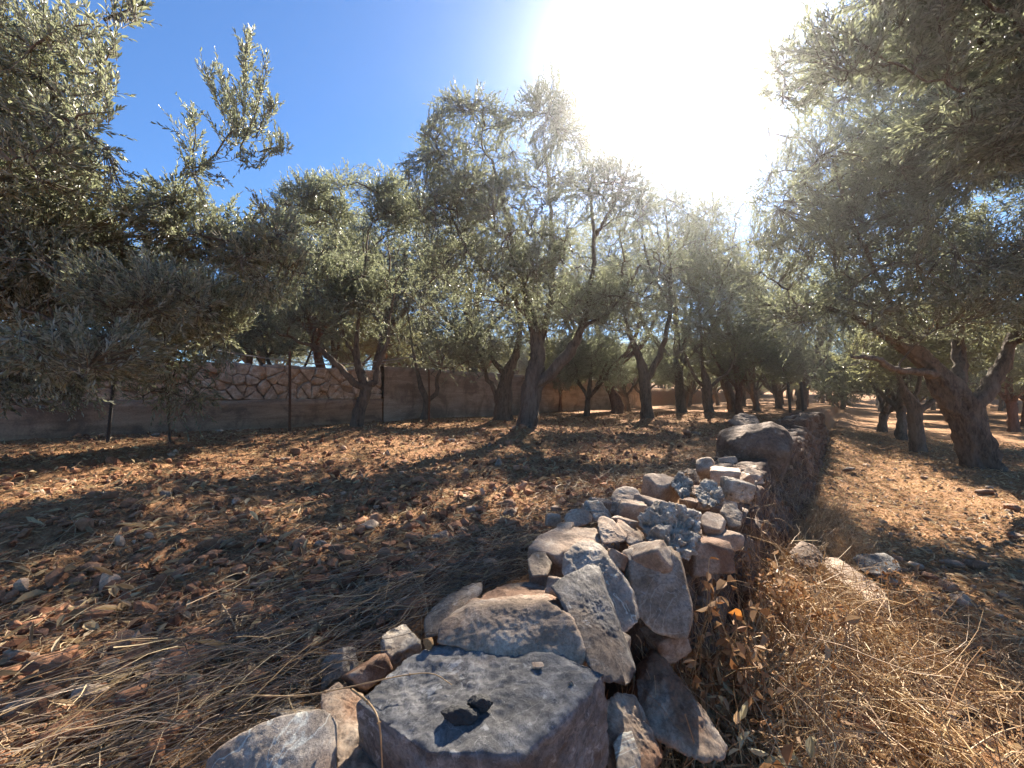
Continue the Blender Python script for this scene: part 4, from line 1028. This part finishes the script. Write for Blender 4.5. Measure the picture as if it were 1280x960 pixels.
for px, Yt, sc_, k, lab in ((470, 13.5, 1.75, 0, 'broad olive filling the gap behind the twisted trunk, left of the tallest tree'), (590, 15.0, 1.8, 2, 'broad olive behind the split double trunk'), (770, 15.5, 1.9, 1, 'high crowned olive behind the tallest tree to its right'),
                       (850, 17.5, 2.0, 0, 'high crowned olive just below the sun, behind the tall straight trunk'), (915, 18.0, 2.0, 2, 'high crowned olive behind the stout pollarded trunk'), (1000, 20, 1.9, 0, 'high crowned olive right behind the two dark posts'),
                       (690, 19, 1.9, 2, 'far high crowned olive seen through the limbs of the tallest tree'), (400, 14.5, 1.6, 1, 'broad olive beyond the stone wall behind the twisted trunk')):
    q = ray(px, 495); q = q / q[1] * Yt; generic(300 + px, lab, [M_leaf, M_leaf_warm, M_leaf][k], [M_bark, M_bark_red, M_bark][k], sc_, (q[0], q[1], float(ground_h(q[0], q[1], False)) - .03), 1.5)
taken = [(o.location.x, o.location.y) for o in bpy.data.objects if o.name.startswith('olive_tree')]
FAR = 'far olives making up the back of the grove'
cnt = 0
for s_ in np.arange(7, 76, 4.0):
    for t_ in np.arange(-34, 32, 3.9):
        q = xy(s_ + rt.uniform(-1.1, 1.1), t_ + rt.uniform(-1, 1))
        x, y = q
        if y < 13 or abs(x) > y * 1.55 + 2 or abs(t_ - FARWALL_T) < .9 or (abs(st(x, y)[1] - .7) < 1.2 and st(x, y)[0] < 17): continue
        if y < 15.5 and -2.2 < st(x, y)[1] < 9.8: continue
        if min(math.hypot(x - a, y - b) for a, b in taken) < 3.0: continue
        G2 = np.array([[x, y, 2.6]]); 
        if shades_lit(G2)[0]: continue
        if math.hypot(x, y) > 74 or (math.hypot(x, y) > 50 and x > 30 and False): continue
        up = st(x, y)[1] > FARWALL_T
        place(rt.integers(3), x, y, rt.uniform(.95, 1.35) if not up else rt.uniform(.8, 1.1), rt.uniform(0, 6.28),
              'olive tree growing beyond the wall, its crown above the wall top' if up else 'distant olive tree in the rows at the back of the grove',
              'olives beyond the wall' if up else FAR); cnt += 1
# olives beyond the left wall, closer
for px, dY in ((-40, 7.0), (90, 8.6), (200, 10.2), (310, 12.5), (420, 15.5)):
    d = ray(px, 480); q = d[:2] / d[1] * dY
    if st(*q)[1] < FARWALL_T + 1: q = q + WN * (FARWALL_T + 1.6 - st(*q)[1])
    place(rt.integers(3), q[0], q[1], rt.uniform(.8, .95), rt.uniform(0, 6.28), 'olive tree growing beyond the wall, its crown above the wall top', 'olives beyond the wall')
print('far trees', cnt)

# ------------------------------------------------------------------ stakes, posts and wires
M_rust = plain('rusty_iron', (0.13, 0.065, 0.035), .8, .3, .4, 60)
M_dark = plain('dark_painted_metal', (0.03, 0.03, 0.03), .6, .3, .3, 40)
M_wire = plain('galvanised_wire', (0.30, 0.28, 0.26), .5, .6, .2, 40)
def stake(px, py, ptop, w, mat, name, label, cat, group, H=0.0, lean=0):
    b = onz(px, py, H); b[2] = float(ground_h(b[0], b[1], False)) - .05
    t = at(px + lean, ptop, b[1])
    g = Geo(); R_ = w * b[1] / F / 2
    C = spline([b, (b + t) / 2 + np.array([.008, 0, 0]), t], 9); tube(g, C, np.full(9, R_), 8, 0)
    # ribs of the bar and a bent wire eye at the top
    for k in np.linspace(.1, .95, 24):
        p = b + (t - b) * k; tube(g, [p, p + (t - b) * .004], [R_ * 1.22] * 2, 8, 0)
    tube(g, [t, t + [.012, 0, .012], t + [.02, 0, 0], t + [.012, 0, -.012]], [R_ * .5] * 4, 6, 0)
    return props(g.build(name, mat, None, b), label, cat, group)
ST = 'thin iron stakes by the wall'
stake(134, 556, 425, 3.4, M_dark, 'iron_stake', 'dark iron stake at the far left before the stone wall', 'stake', ST, lean=12)
stake(362, 541, 440, 3, M_rust, 'iron_stake', 'thin rusty stake beside the dark thin trunked olive', 'stake', ST)
stake(536, 531, 462, 2.4, M_rust, 'iron_stake', 'thin rusty stake before the V shaped trunk by the concrete wall', 'stake', ST)
stake(988, 517, 478, 3.2, M_dark, 'fence_post', 'left of two dark posts standing past the boulders', 'post', 'dark posts at the wall end', lean=-3)
stake(1004, 516, 478, 3.2, M_dark, 'fence_post', 'right of two dark posts standing past the boulders', 'post', 'dark posts at the wall end', lean=-3)
def wire(p, r_, mat, name, label, cat, group=None):
    C = spline(p, 24); g = Geo(); tube(g, C, np.full(24, r_), 6, 0); return props(g.build(name, mat, None, C[0]), label, cat, group)
wire([at(238, 432, 6.9), at(320, 446, 7.6), at(400, 455, 8.2), at(470, 452, 8.8), at(518, 446, 9.2)], .012, M_wire, 'water_pipe', 'upper thin pale pipe strung along in front of the stone wall', 'pipe', 'thin pipes along the stone wall')
wire([at(240, 443, 6.9), at(330, 458, 7.6), at(420, 461, 8.4), at(500, 452, 9.2)], .009, M_wire, 'water_pipe', 'lower thin pale pipe sagging in front of the stone wall', 'pipe', 'thin pipes along the stone wall')

# ------------------------------------------------------------------ litter on the ground
def polar(n, r, rmin, rmax, a0=-60, a1=60, pw=0.0):
    u = r.random(n)
    if pw == 0: R = rmin * (rmax / rmin) ** u
    else: R = (rmin ** pw + (rmax ** pw - rmin ** pw) * u) ** (1 / pw)
    A = np.radians(r.uniform(a0, a1, n)); return np.sin(A) * R, np.cos(A) * R

def scatter_rocks(name, n, mat, size, sel, seed, label, rmax=26, sub=1, sink=.2, flat=.7, pw=.35, smooth=False):
    r = np.random.default_rng(seed)
    x, y = polar(n, r, .45, rmax, pw=pw); s, t = st(x, y); k = sel(s, t) & ((fbm(np.stack([x, y, x * 0], -1) * 1.3 + seed, 3) > -.12) | (r.random(len(x)) < .45)); x, y = x[k], y[k]; n = len(x)
    D, Fc = ico(sub); var = []
    for i in range(14):
        P = unit(r.normal(size=(10, 3))) * r.uniform(.7, 1.2, (10, 1)); V, _ = rock_geom(P, sub=sub, rough=.10, soft=9, seed=i + seed); var.append(V)
    var = np.array(var)
    sz = size[0] * (size[1] / size[0]) ** (r.random(n) ** 3.0)
    V = var[r.integers(0, 14, n)] * sz[:, None, None] * np.array([1, 1, flat]) * r.uniform(.7, 1.3, (n, 1, 3))
    a = r.uniform(0, 6.28, n); c, s_ = np.cos(a)[:, None], np.sin(a)[:, None]
    tl = r.normal(size=(n, 1)) * .4
    X = V[..., 0] * c - V[..., 1] * s_; Yv = V[..., 0] * s_ + V[..., 1] * c; Z = V[..., 2] + X * tl * .5
    V = np.stack([X + x[:, None], Yv + y[:, None], Z + (ground_h(x, y) + sz * flat * (.5 - sink))[:, None]], -1)
    Fa = (Fc[None] + (np.arange(n) * len(D))[:, None, None]).reshape(-1, 3)
    return props(mesh_obj(name, V.reshape(-1, 3), Fa, mat, smooth=smooth), label, kind='stuff')

upper = lambda s, t: (t > .95) & (t < FARWALL_T - .2)
lower = lambda s, t: (t < .42)
scatter_rocks('soil_clods', 24000, M_clod, (.006, .042), upper, 31, 'loose reddish clods covering the tilled upper ground', sub=2, flat=.85, sink=.12, pw=.15)
scatter_rocks('fine_crumbs', 42000, M_clod, (.004, .015), upper, 32, 'fine red crumbs of soil on the upper ground', rmax=9, pw=.2)
scatter_rocks('far_clods', 26000, M_clod, (.012, .07), upper, 34, 'loose clods farther off on the upper ground', sub=1, rmax=16, pw=1.2, flat=.8, sink=.2)
scatter_rocks('lower_clods', 16000, M_stone_low, (.02, .06), lower, 35, 'loose clods farther along the lower ground', sub=1, rmax=16, pw=1.1, flat=.7)
scatter_rocks('gravel', 16000, M_stone_low, (.006, .035), lower, 33, 'grey brown gravel on the lower ground', sub=2)

# separate stones on the tilled soil
r = np.random.default_rng(77)
GS = 'single stones lying on the tilled soil'
picked = [(18, 838, .045, R_tan, 'flat orange tan stone at the left edge of the foreground soil'), (108, 890, .042, R_tan, 'long orange brown stone in the lower left foreground'),
          (40, 770, .030, R_brown, 'brown stone above the flat orange one at the left edge'), (140, 848, .030, R_grey, 'pale brown stone right of the long orange brown one'), (160, 815, .05, R_brown, 'large reddish clod like stone in the left foreground'),
          (548, 683, .035, R_karst, 'small whitish stone standing out on the soil left of the wall'), (274, 541, .07, R_veined, 'white stone at the foot of the stone wall'), (100, 762, .028, R_grey, 'small grey stone left in the foreground soil'),
          (30, 905, .04, R_brown, 'flattish brown stone in the bottom left corner'), (205, 860, .035, R_tan, 'tan stone in front of the dry stalks'), (282, 690, .03, R_grey, 'pale stone in the middle of the left soil'),
          (590, 642, .05, R_tan, 'warm brown stone lit by the sun left of the loose stones'), (575, 668, .035, R_tan, 'orange lump beside the whitish small stone'), (400, 690, .03, R_tan, 'pinkish stone on the soil in the middle left'), (470, 640, .03, R_tan, 'tan stone midway between wall and twisted olive')]
for px, py, s_, m, lab in picked:
    b = onz(px, py, 0.0); z = float(ground_h(b[0], b[1]))
    P = np.array([b[0], b[1], z + s_ * .25]) + unit(r.normal(size=(14, 3))) * s_ * np.array([1.25, .9, .6]) * r.uniform(.8, 1.15, (14, 1))
    rock('ground_stone', P, m, lab, 'stone', GS, sub=4, rough=.07, soft=12, seed=int(px))
LMK = [(655, 545, 'tallest tree'), (447, 543, 'twisted trunk'), (350, 531, 'dark thin trunked olive'), (212, 556, 'young sapling'), (134, 556, 'dark iron stake'), (536, 530, 'V shaped trunk'), (809, 527, 'tall straight trunk'), (886, 521, 'pollarded trunk'),
       (60, 860, 'flat orange tan stone'), (280, 780, 'thick pale stalk'), (560, 690, 'whitish stone on the soil'), (175, 640, 'low mound of dry litter'), (250, 900, 'long dry stalks'), (900, 550, 'very large boulder'), (700, 640, 'small round tan stone'), (470, 640, 'tan stone in the middle of the soil')]
LMK2 = [(1228, 592, 'big leaning olive'), (1148, 568, 'middle sized olive'), (1043, 604, 'two whitish stones'), (1090, 705, 'flat grey stone by the path'), (1075, 735, 'long brown foot slab'), (1010, 695, 'dark stone at the wall foot'), (1200, 825, 'straight pale straw'), (1240, 920, 'thick stalk in the corner')]
def proj(x, y, z):
    c, s = math.cos(PITCH), math.sin(PITCH); dz = z - CAM[2]; f_ = y * c + dz * s; return 640 + F * x / f_, 480 - F * (dz * c - y * s) / f_
def stone_label(x, y, z, q, m, tab):
    a = q * F / y; return ('tiny ' if a < 6 else 'small ' if a < 11 else 'larger ') + CW[m.name] + ' stone ' + near_name(*proj(x, y, z), tab)
x, y = polar(1500, r, .7, 9, -58, 58); s_, t_ = st(x, y); k = (t_ > 1.0) & (t_ < 9.4); x, y = x[k][:150], y[k][:150]
for i in range(len(x)):
    q = .012 * (3.2 ** r.random()) * (1 + .25 * np.hypot(x[i], y[i])); z = float(ground_h(x[i], y[i]))
    P = np.array([x[i], y[i], z + q * .35]) + unit(r.normal(size=(10, 3))) * q * np.array([1.2, 1, .8]) * r.uniform(.75, 1.2, (10, 1))
    mm = [R_soil, R_soil, M_clod, R_brown, M_clod][i % 5]
    rock('ground_stone', P, mm, stone_label(x[i], y[i], z, q, mm, LMK), 'stone', 'small scattered soil stones', sub=3, rough=.08, soft=12, seed=i)
x, y = polar(1500, r, 1.6, 10, 20, 60); s_, t_ = st(x, y); k = (t_ < .1); x, y = x[k][:60], y[k][:60]
for i in range(len(x)):
    q = .014 * (3 ** r.random()) * (1 + .2 * np.hypot(x[i], y[i])); z = float(ground_h(x[i], y[i]))
    P = np.array([x[i], y[i], z + q * .35]) + unit(r.normal(size=(14, 3))) * q * np.array([1.2, 1, .6])
    mm = [R_soil, R_brown, R_tan][i % 3]
    rock('ground_stone', P, mm, stone_label(x[i], y[i], z, q, mm, LMK2), 'stone', 'small stones on the lower ground', sub=3, rough=.08, soft=12, seed=i)

def chips(name, n, mat, size, sel, seed, label, rmax=20, pw=.3, lift=.004):
    r = np.random.default_rng(seed)
    x, y = polar(n, r, .5, rmax, pw=pw); s, t = st(x, y); k = sel(s, t); x, y = x[k], y[k]; n = len(x)
    Ln = size[0] * (size[1] / size[0]) ** r.random(n)
    a = r.uniform(0, 6.28, n); el = r.normal(size=n) * .35
    D = np.stack([np.cos(a) * np.cos(el), np.sin(a) * np.cos(el), np.sin(el)], -1)
    Nr = unit(np.stack([r.normal(size=n) * .45, r.normal(size=n) * .45, np.ones(n)], -1))
    P = np.stack([x, y, ground_h(x, y) + lift + np.abs(el) * Ln * .5], -1)
    V, Q = leaves(P, D, Nr, Ln, Ln * r.uniform(.10, .34, n), .5)
    return props(mesh_obj(name, V, Q, mat), label, kind='stuff')
chips('leaf_litter', 42000, M_chip, (.010, .040), upper, 41, 'dry fallen leaves and chips on the upper soil')
chips('coarse_pale_litter', 90000, M_grass, (.03, .09), lower, 43, 'dry leaves and grass bits farther along the lower ground', rmax=18, pw=1.1)
chips('coarse_litter', 40000, M_chip, (.02, .055), upper, 44, 'dry leaves and bits farther off on the upper ground', rmax=17, pw=1.2)
chips('coarse_straw_litter', 26000, M_straw, (.03, .09), upper, 45, 'pale straw bits farther off on the upper ground', rmax=17, pw=1.2)
chips('pale_litter', 60000, M_grass, (.010, .05), lower, 42, 'pale dry leaves and chaff covering the lower ground')

def stalks(P, a, el, Ln, rad, r, bend=.15, seg=5):
    """curved round stalks, all at once; returns vertices and quads"""
    n = len(P); D = np.stack([np.cos(a) * np.cos(el), np.sin(a) * np.cos(el), np.sin(el)], -1)
    S = unit(np.cross(D, r.normal(size=(n, 3)))); u = np.linspace(0, 1, seg + 1)
    B_ = (r.normal(size=(n, 1, 1)) * bend) * Ln[:, None, None]
    K = (r.normal(size=(n, 1, 1)) * bend * .5) * Ln[:, None, None]; U2 = unit(np.cross(S, D))
    C = P[:, None] + D[:, None] * (Ln[:, None] * u[None])[..., None] + S[:, None] * B_ * (u * u)[None, :, None] + U2[:, None] * K * np.sin(u * 5)[None, :, None] + S[:, None] * (np.cumsum(r.normal(size=(n, seg + 1)), 1) * .016 * Ln[:, None])[..., None]
    U = unit(np.cross(D, S)); W = []
    rr = rad[:, None] * (1 - .6 * u[None])
    for k in range(3):
        th = k * 2.0944
        W.append(C + (S * math.cos(th) + U * math.sin(th))[:, None] * rr[..., None])
    V = np.stack(W, 2)                       # n, seg+1, 3, xyz
    b = (np.arange(n) * (seg + 1) * 3)[:, None, None, None]; i = (np.arange(seg) * 3)[None, :, None, None]
    q = np.array([[0, 1, 4, 3], [1, 2, 5, 4], [2, 0, 3, 5]])[None, None]
    return V.reshape(-1, 3), (b + i + q).reshape(-1, 4), C

def tufts(r, n):
    S_ = r.uniform(.9, 5.5, 110); T_ = .34 - np.abs(r.normal(size=110)) * .30; k = r.integers(0, 110, n)
    s, t = S_[k] + r.normal(size=n) * .025, T_[k] + r.normal(size=n) * .025; return s * WD[0] + t * WN[0], s * WD[1] + t * WN[1]

def clumpy(s, t, f=2.2, lo=-.1):
    q = np.stack([s, t, s * 0 + 3.3], -1); return fbm(q * f, 3) > lo

def straw_patch(name, n, mat, xyf, ang, length, rad, seed, label, lift=.02, elv=.12, bend=.15, sel=None):
    r = np.random.default_rng(seed); x, y = xyf(r, n)
    if sel is not None:
        k = sel(*st(x, y)); x, y = x[k], y[k]
    n = len(x); a = r.normal(ang[0], ang[1], n) + math.pi * (r.random(n) < .5)
    Ln = length[0] * (length[1] / length[0]) ** r.random(n)
    el = r.normal(0, elv, n)
    # the stalk lies on the ground: its height follows the ground at both ends
    xe, ye = x + np.cos(a) * Ln, y + np.sin(a) * Ln
    z0 = ground_h(x, y) ; z1 = ground_h(xe, ye)
    el = el + np.arctan2(np.clip(z1 - z0, -.1, .1), Ln)
    P = np.stack([x, y, z0 + np.abs(r.normal(0, 1, n)) * lift + .004 + np.maximum(0, -np.sin(el)) * Ln * .5], -1)
    V, Q, _ = stalks(P, a, el, Ln, r.uniform(*rad, n), r, bend)
    return props(mesh_obj(name, V, Q, mat), label, kind='stuff')
AW = math.atan2(WD[1], WD[0])
# thick bundle of long stalks lying along the left side of the wall
def bundle(r, n):
    s = r.uniform(-.7, 2.1, n); t = .86 + .17 * np.abs(r.normal(size=n)) * (1 + .5 * (s < .8)) - .04 * (s > 1.2); q = xy(s[:, None] * 0, 0) if False else None
    X = s * WD[0] + t * WN[0]; Y_ = s * WD[1] + t * WN[1]; return X, Y_
straw_patch('long_stalks', 1900, M_straw_dark, bundle, (AW - .25, .33), (.08, .36), (.0004, .0013), 51, 'long dry stalks lying along the left side of the loose stones', lift=.05, elv=.07, bend=.13)
straw_patch('pale_stalks', 700, M_straw, bundle, (AW - .2, .45), (.06, .26), (.0005, .0015), 52, 'paler stalks strewn over the long dry stalks', lift=.07, elv=.10, bend=.1)
straw_patch('straw', 24000, M_straw, lambda r, n: polar(n, r, .6, 14, pw=.3), (AW + .6, 1.0), (.03, .20), (.0005, .002), 53, 'scattered straw on the tilled upper ground', lift=.012, bend=.12, sel=lambda s, t: (t > .9) & (t < 9.6) & (s > -3))
straw_patch('grass_tangle', 16000, M_grass, lambda r, n: polar(n, r, 1.0, 4.2, 12, 58, pw=.4), (AW, 1.6), (.05, .40), (.0007, .0034), 54, 'tangle of pale dry grass on the lower ground nearest the camera', lift=.055, elv=.45, bend=.3, sel=lambda s, t: (t < .45) & (s < 3.2) & clumpy(s, t))
straw_patch('standing_grass', 4200, M_grass, tufts, (AW, 1.6), (.08, .30), (.0008, .0024), 57, 'taller dry grass tufts along the foot of the terrace wall', lift=.02, elv=.9, bend=.3, sel=lambda s, t: (t < .4))
straw_patch('lower_straw', 7000, M_grass, lambda r, n: polar(n, r, 2.5, 16, 20, 58, pw=.3), (AW, 1.4), (.04, .2), (.0008, .003), 55, 'scattered dry straw on the lower path and under the olives', lift=.012, bend=.15, sel=lambda s, t: (t < .35))
straw_patch('wall_top_grass', 1500, M_straw, lambda r, n: (lambda s, t: (s * WD[0] + t * WN[0], s * WD[1] + t * WN[1]))(r.uniform(1.9, 6, n), r.uniform(.6, 1.5, n)), (AW, 1.2), (.06, .35), (.0008, .0022), 56, 'dry grass lying on the top of the terrace wall', lift=.04, elv=.3, bend=.3)

# dry grass hanging down the wall face
def hanging():
    r = np.random.default_rng(61); n = 1500
    s = 1.0 + 6 * r.random(n) ** 1.4; f = r.random(n); z = -.5 + .6 * f; t = .30 + .22 * f + r.normal(size=n) * .02
    P = np.stack([s * WD[0] + t * WN[0], s * WD[1] + t * WN[1], z], -1) - np.array([WN[0], WN[1], 0]) * .03
    V, Q, _ = stalks(P, r.uniform(0, 6.28, n), r.normal(-1.1, .5, n), r.uniform(.05, .28, n), r.uniform(.0007, .002, n), r, .25)
    props(mesh_obj('hanging_roots', V, Q, M_chip), 'dry roots and grass hanging down the terrace wall face', kind='stuff')
hanging()

# dead leafy weed beside the leaning rock, and the drier clump in front of it
def weed(name, px, py, Y, n, h, col_leaf, label, seed, lean=(0, 0), lw=.5, nl=9, ll=(.018, .045)):
    r = np.random.default_rng(seed); b = at(px, py, Y); b[2] = float(ground_h(b[0], b[1]))
    root = empty(name, b, label, 'plant')
    P = b + r.normal(size=(n, 3)) * np.array([.07, .07, 0]); a = r.uniform(0, 6.28, n)
    V, Q, C = stalks(P, a, r.normal(1.25, .22, n), r.uniform(.5, 1.1, n) * h, r.uniform(.0009, .0022, n), r, .2, 7)
    C += 0
    mesh_obj('stem', V, Q, M_straw, root, b)
    k = r.integers(0, n, n * nl); u = r.integers(2, 8, n * nl); p = C[k, u]
    D = unit(r.normal(size=p.shape) + np.array([0, 0, -.5])); Ln = r.uniform(*ll, len(p))
    V, Q = leaves(p, D, unit(r.normal(size=p.shape)), Ln, Ln * lw * r.uniform(.5, 1.2, len(p)), .5)
    mesh_obj('foliage', V, Q, col_leaf, root, b)
M_deadleaf = straw_mat('dead_brown_leaf', [(0.20, 0.09, 0.035), (0.34, 0.19, 0.09), (0.46, 0.30, 0.16)], .7)
M_paleleaf = straw_mat('faded_green_leaf', [(0.34, 0.30, 0.17), (0.48, 0.42, 0.26), (0.56, 0.48, 0.30)], .7)
weed('dead_weed', 905, 900, 1.25, 60, .50, M_deadleaf, 'dead brown leafy weed standing right of the leaning rock', 71)
weed('dead_weed', 850, 870, 1.3, 24, .36, M_deadleaf, 'smaller dead weed in the gap behind the leaning rock', 72)
weed('faded_weed', 925, 960, 1.15, 12, .24, M_paleleaf, 'low faded green weed at the bottom, right of the leaning rock', 73, ll=(.03, .055), lw=.35)
weed('dead_weed', 975, 790, 1.9, 40, .30, M_deadleaf, 'brown weed clump in the shade at the wall foot', 74)
weed('dead_weed', 1130, 790, 2.3, 45, .28, M_deadleaf, 'brown weed clump in front of the brown foot slab', 75, ll=(.01, .03))
# tuft of seed heads on the wall top
weed('seed_tuft', 732, 650, 1.75, 14, .10, M_grass, 'small tuft of pale seed heads behind the round tan stone', 76, ll=(.012, .022))
c = at(910, 766, 1.2); 
V, Q = leaves(np.array([c]), np.array([[.95, .1, -.3]]), np.array([[0.2, -.8, .5]]), np.array([.05]), np.array([.03]), .5)
props(mesh_obj('fallen_leaf', V, Q, straw_mat('orange_leaf', [(0.55, 0.20, 0.04), (0.6, 0.24, 0.05)], .6), None, c), 'curled orange leaf caught on the dead brown weed', 'leaf')
# individual long stalks that stand out
def long_stalk(p, r_, label, mat=M_grass, grp='long pale stalks that stand out'):
    C = spline(p, 18); g = Geo(); tube(g, C, np.linspace(r_, r_ * .5, 18), 6, 0)
    for k in (5, 11):  # nodes of the stem
        tube(g, [C[k], C[k] + (C[k + 1] - C[k]) * .15], [r_ * 1.5] * 2, 6, 0)
    props(g.build('dry_stalk', mat, None, C[0]), label, 'stalk', grp)
long_stalk([onz(278, 756, .05), onz(292, 780, .06), onz(301, 808, .05)], .0028, 'short thick pale stalk standing out in the left foreground')
long_stalk([onz(265, 812, .05), onz(330, 828, .07), onz(380, 850, .08)], .0018, 'stalk crossing the long dry bundle, above the veined stone')
long_stalk([onz(283, 868, .12), onz(370, 870, .16), onz(440, 858, .19), onz(500, 845, .215), onz(540, 842, .21), onz(565, 856, .208)], .0014, 'thin curved stalk reaching across onto the flat block')
long_stalk([onz(440, 862, .2), onz(462, 880, .24), onz(474, 905, .24), onz(478, 960, .17)], .0020, 'bent pale stalk arching down between mottled stone and flat block')
long_stalk([at(928, 893, 1.3), at(965, 878, 1.35), at(1000, 880, 1.4), at(1040, 890, 1.45), at(1090, 880, 1.5)], .004, 'thick pale stalk lying level across the dry grass')
long_stalk([at(985, 955, 1.2), at(980, 910, 1.3), at(983, 880, 1.38)], .003, 'short upright pale stalk crossing the thick level one')
long_stalk([at(1000, 770, 1.9), at(1060, 800, 1.85), at(1120, 850, 1.75), at(1150, 900, 1.6)], .0025, 'long straw arching down over the lower grass')
long_stalk([at(1085, 740, 2.3), at(1100, 790, 2.1), at(1130, 840, 1.9)], .002, 'straw rising from the brown weed clump')
long_stalk([at(1150, 805, 2.1), at(1210, 825, 2.0), at(1265, 850, 1.9)], .0028, 'straight pale straw low at the right')
long_stalk([at(1135, 875, 1.7), at(1145, 858, 1.75), at(1160, 856, 1.75), at(1172, 870, 1.7)], .004, 'short hooked straw blade on the lower grass')
long_stalk([at(940, 800, 1.5), at(950, 770, 1.6), at(965, 750, 1.7), at(980, 765, 1.75)], .0016, 'looping thin stem beside the dead brown weed')
long_stalk([at(1195, 950, 1.4), at(1240, 920, 1.45), at(1285, 905, 1.5)], .0035, 'thick stalk at the bottom right corner')
# torn piece of pale blue plastic
M_pl = plain('faded_blue_white_plastic', (0.50, 0.58, 0.66), .45, 0, .3, 60)
P = np.array([at(1018, 922, 1.30), at(1036, 932, 1.28), at(1050, 965, 1.2), at(1030, 968, 1.2), at(1022, 940, 1.26)])
Vp = np.concatenate([P, P + np.array([0, 0.002, -.003])]); Vp[1, 2] += .008; Vp[3, 2] -= .006
Fp = [np.array([[0, 1, 4]]), np.array([[1, 2, 3, 4]]), np.array([[5, 9, 6]]), np.array([[6, 9, 8, 7]]), np.array([[i, i + 5, (i + 1) % 5 + 5, (i + 1) % 5] for i in range(5)])]
Fp = [np.concatenate([Fp[0], Fp[2]]), np.concatenate([Fp[1], Fp[3], Fp[4]])]
props(mesh_obj('plastic_scrap', Vp, Fp, M_pl, None, P[0]), 'torn scrap of pale blue plastic in the dry grass at the bottom', 'plastic scrap')

# ------------------------------------------------------------------ haze added to imitate lens veil and glow round the sun
bpy.ops.mesh.primitive_cube_add(size=1, location=(0, 0, 5.2)); hz = bpy.context.object; hz.name = 'haze'
hz.scale = (306, 306, 15.0); hz['kind'] = 'stuff'; hz['label'] = 'added haze imitating lens glare between the trees'
m = bpy.data.materials.new('glare_haze'); m.use_nodes = True; nt = m.node_tree; nt.nodes.remove(nt.nodes['Principled BSDF'])
pv = nt.nodes.new('ShaderNodeVolumePrincipled'); pv.inputs['Density'].default_value = HAZE_D
pv.inputs['Color'].default_value = (.95, .96, 1, 1); pv.inputs['Anisotropy'].default_value = HAZE_G
nt.links.new(pv.outputs[0], nt.nodes['Material Output'].inputs['Volume']); hz.data.materials.append(m)

# things of one kind that would read alike are told apart by their order from the left
from collections import defaultdict
_by = defaultdict(list)
for o in bpy.data.objects:
    if o.parent is None and o.get('category') and o.get('label') and o.get('category') != 'tree': _by[o['label']].append(o)
ORD = ['', 'second', 'third', 'fourth', 'fifth', 'sixth', 'seventh', 'eighth']
for lab, os_ in _by.items():
    if 1 < len(os_) <= 8:
        os_.sort(key=lambda o: o.location.x / o.location.y)
        for i, o in enumerate(os_):
            o['label'] = lab + (', leftmost' if i == 0 else ', rightmost' if i == len(os_) - 1 else ', ' + ORD[i])
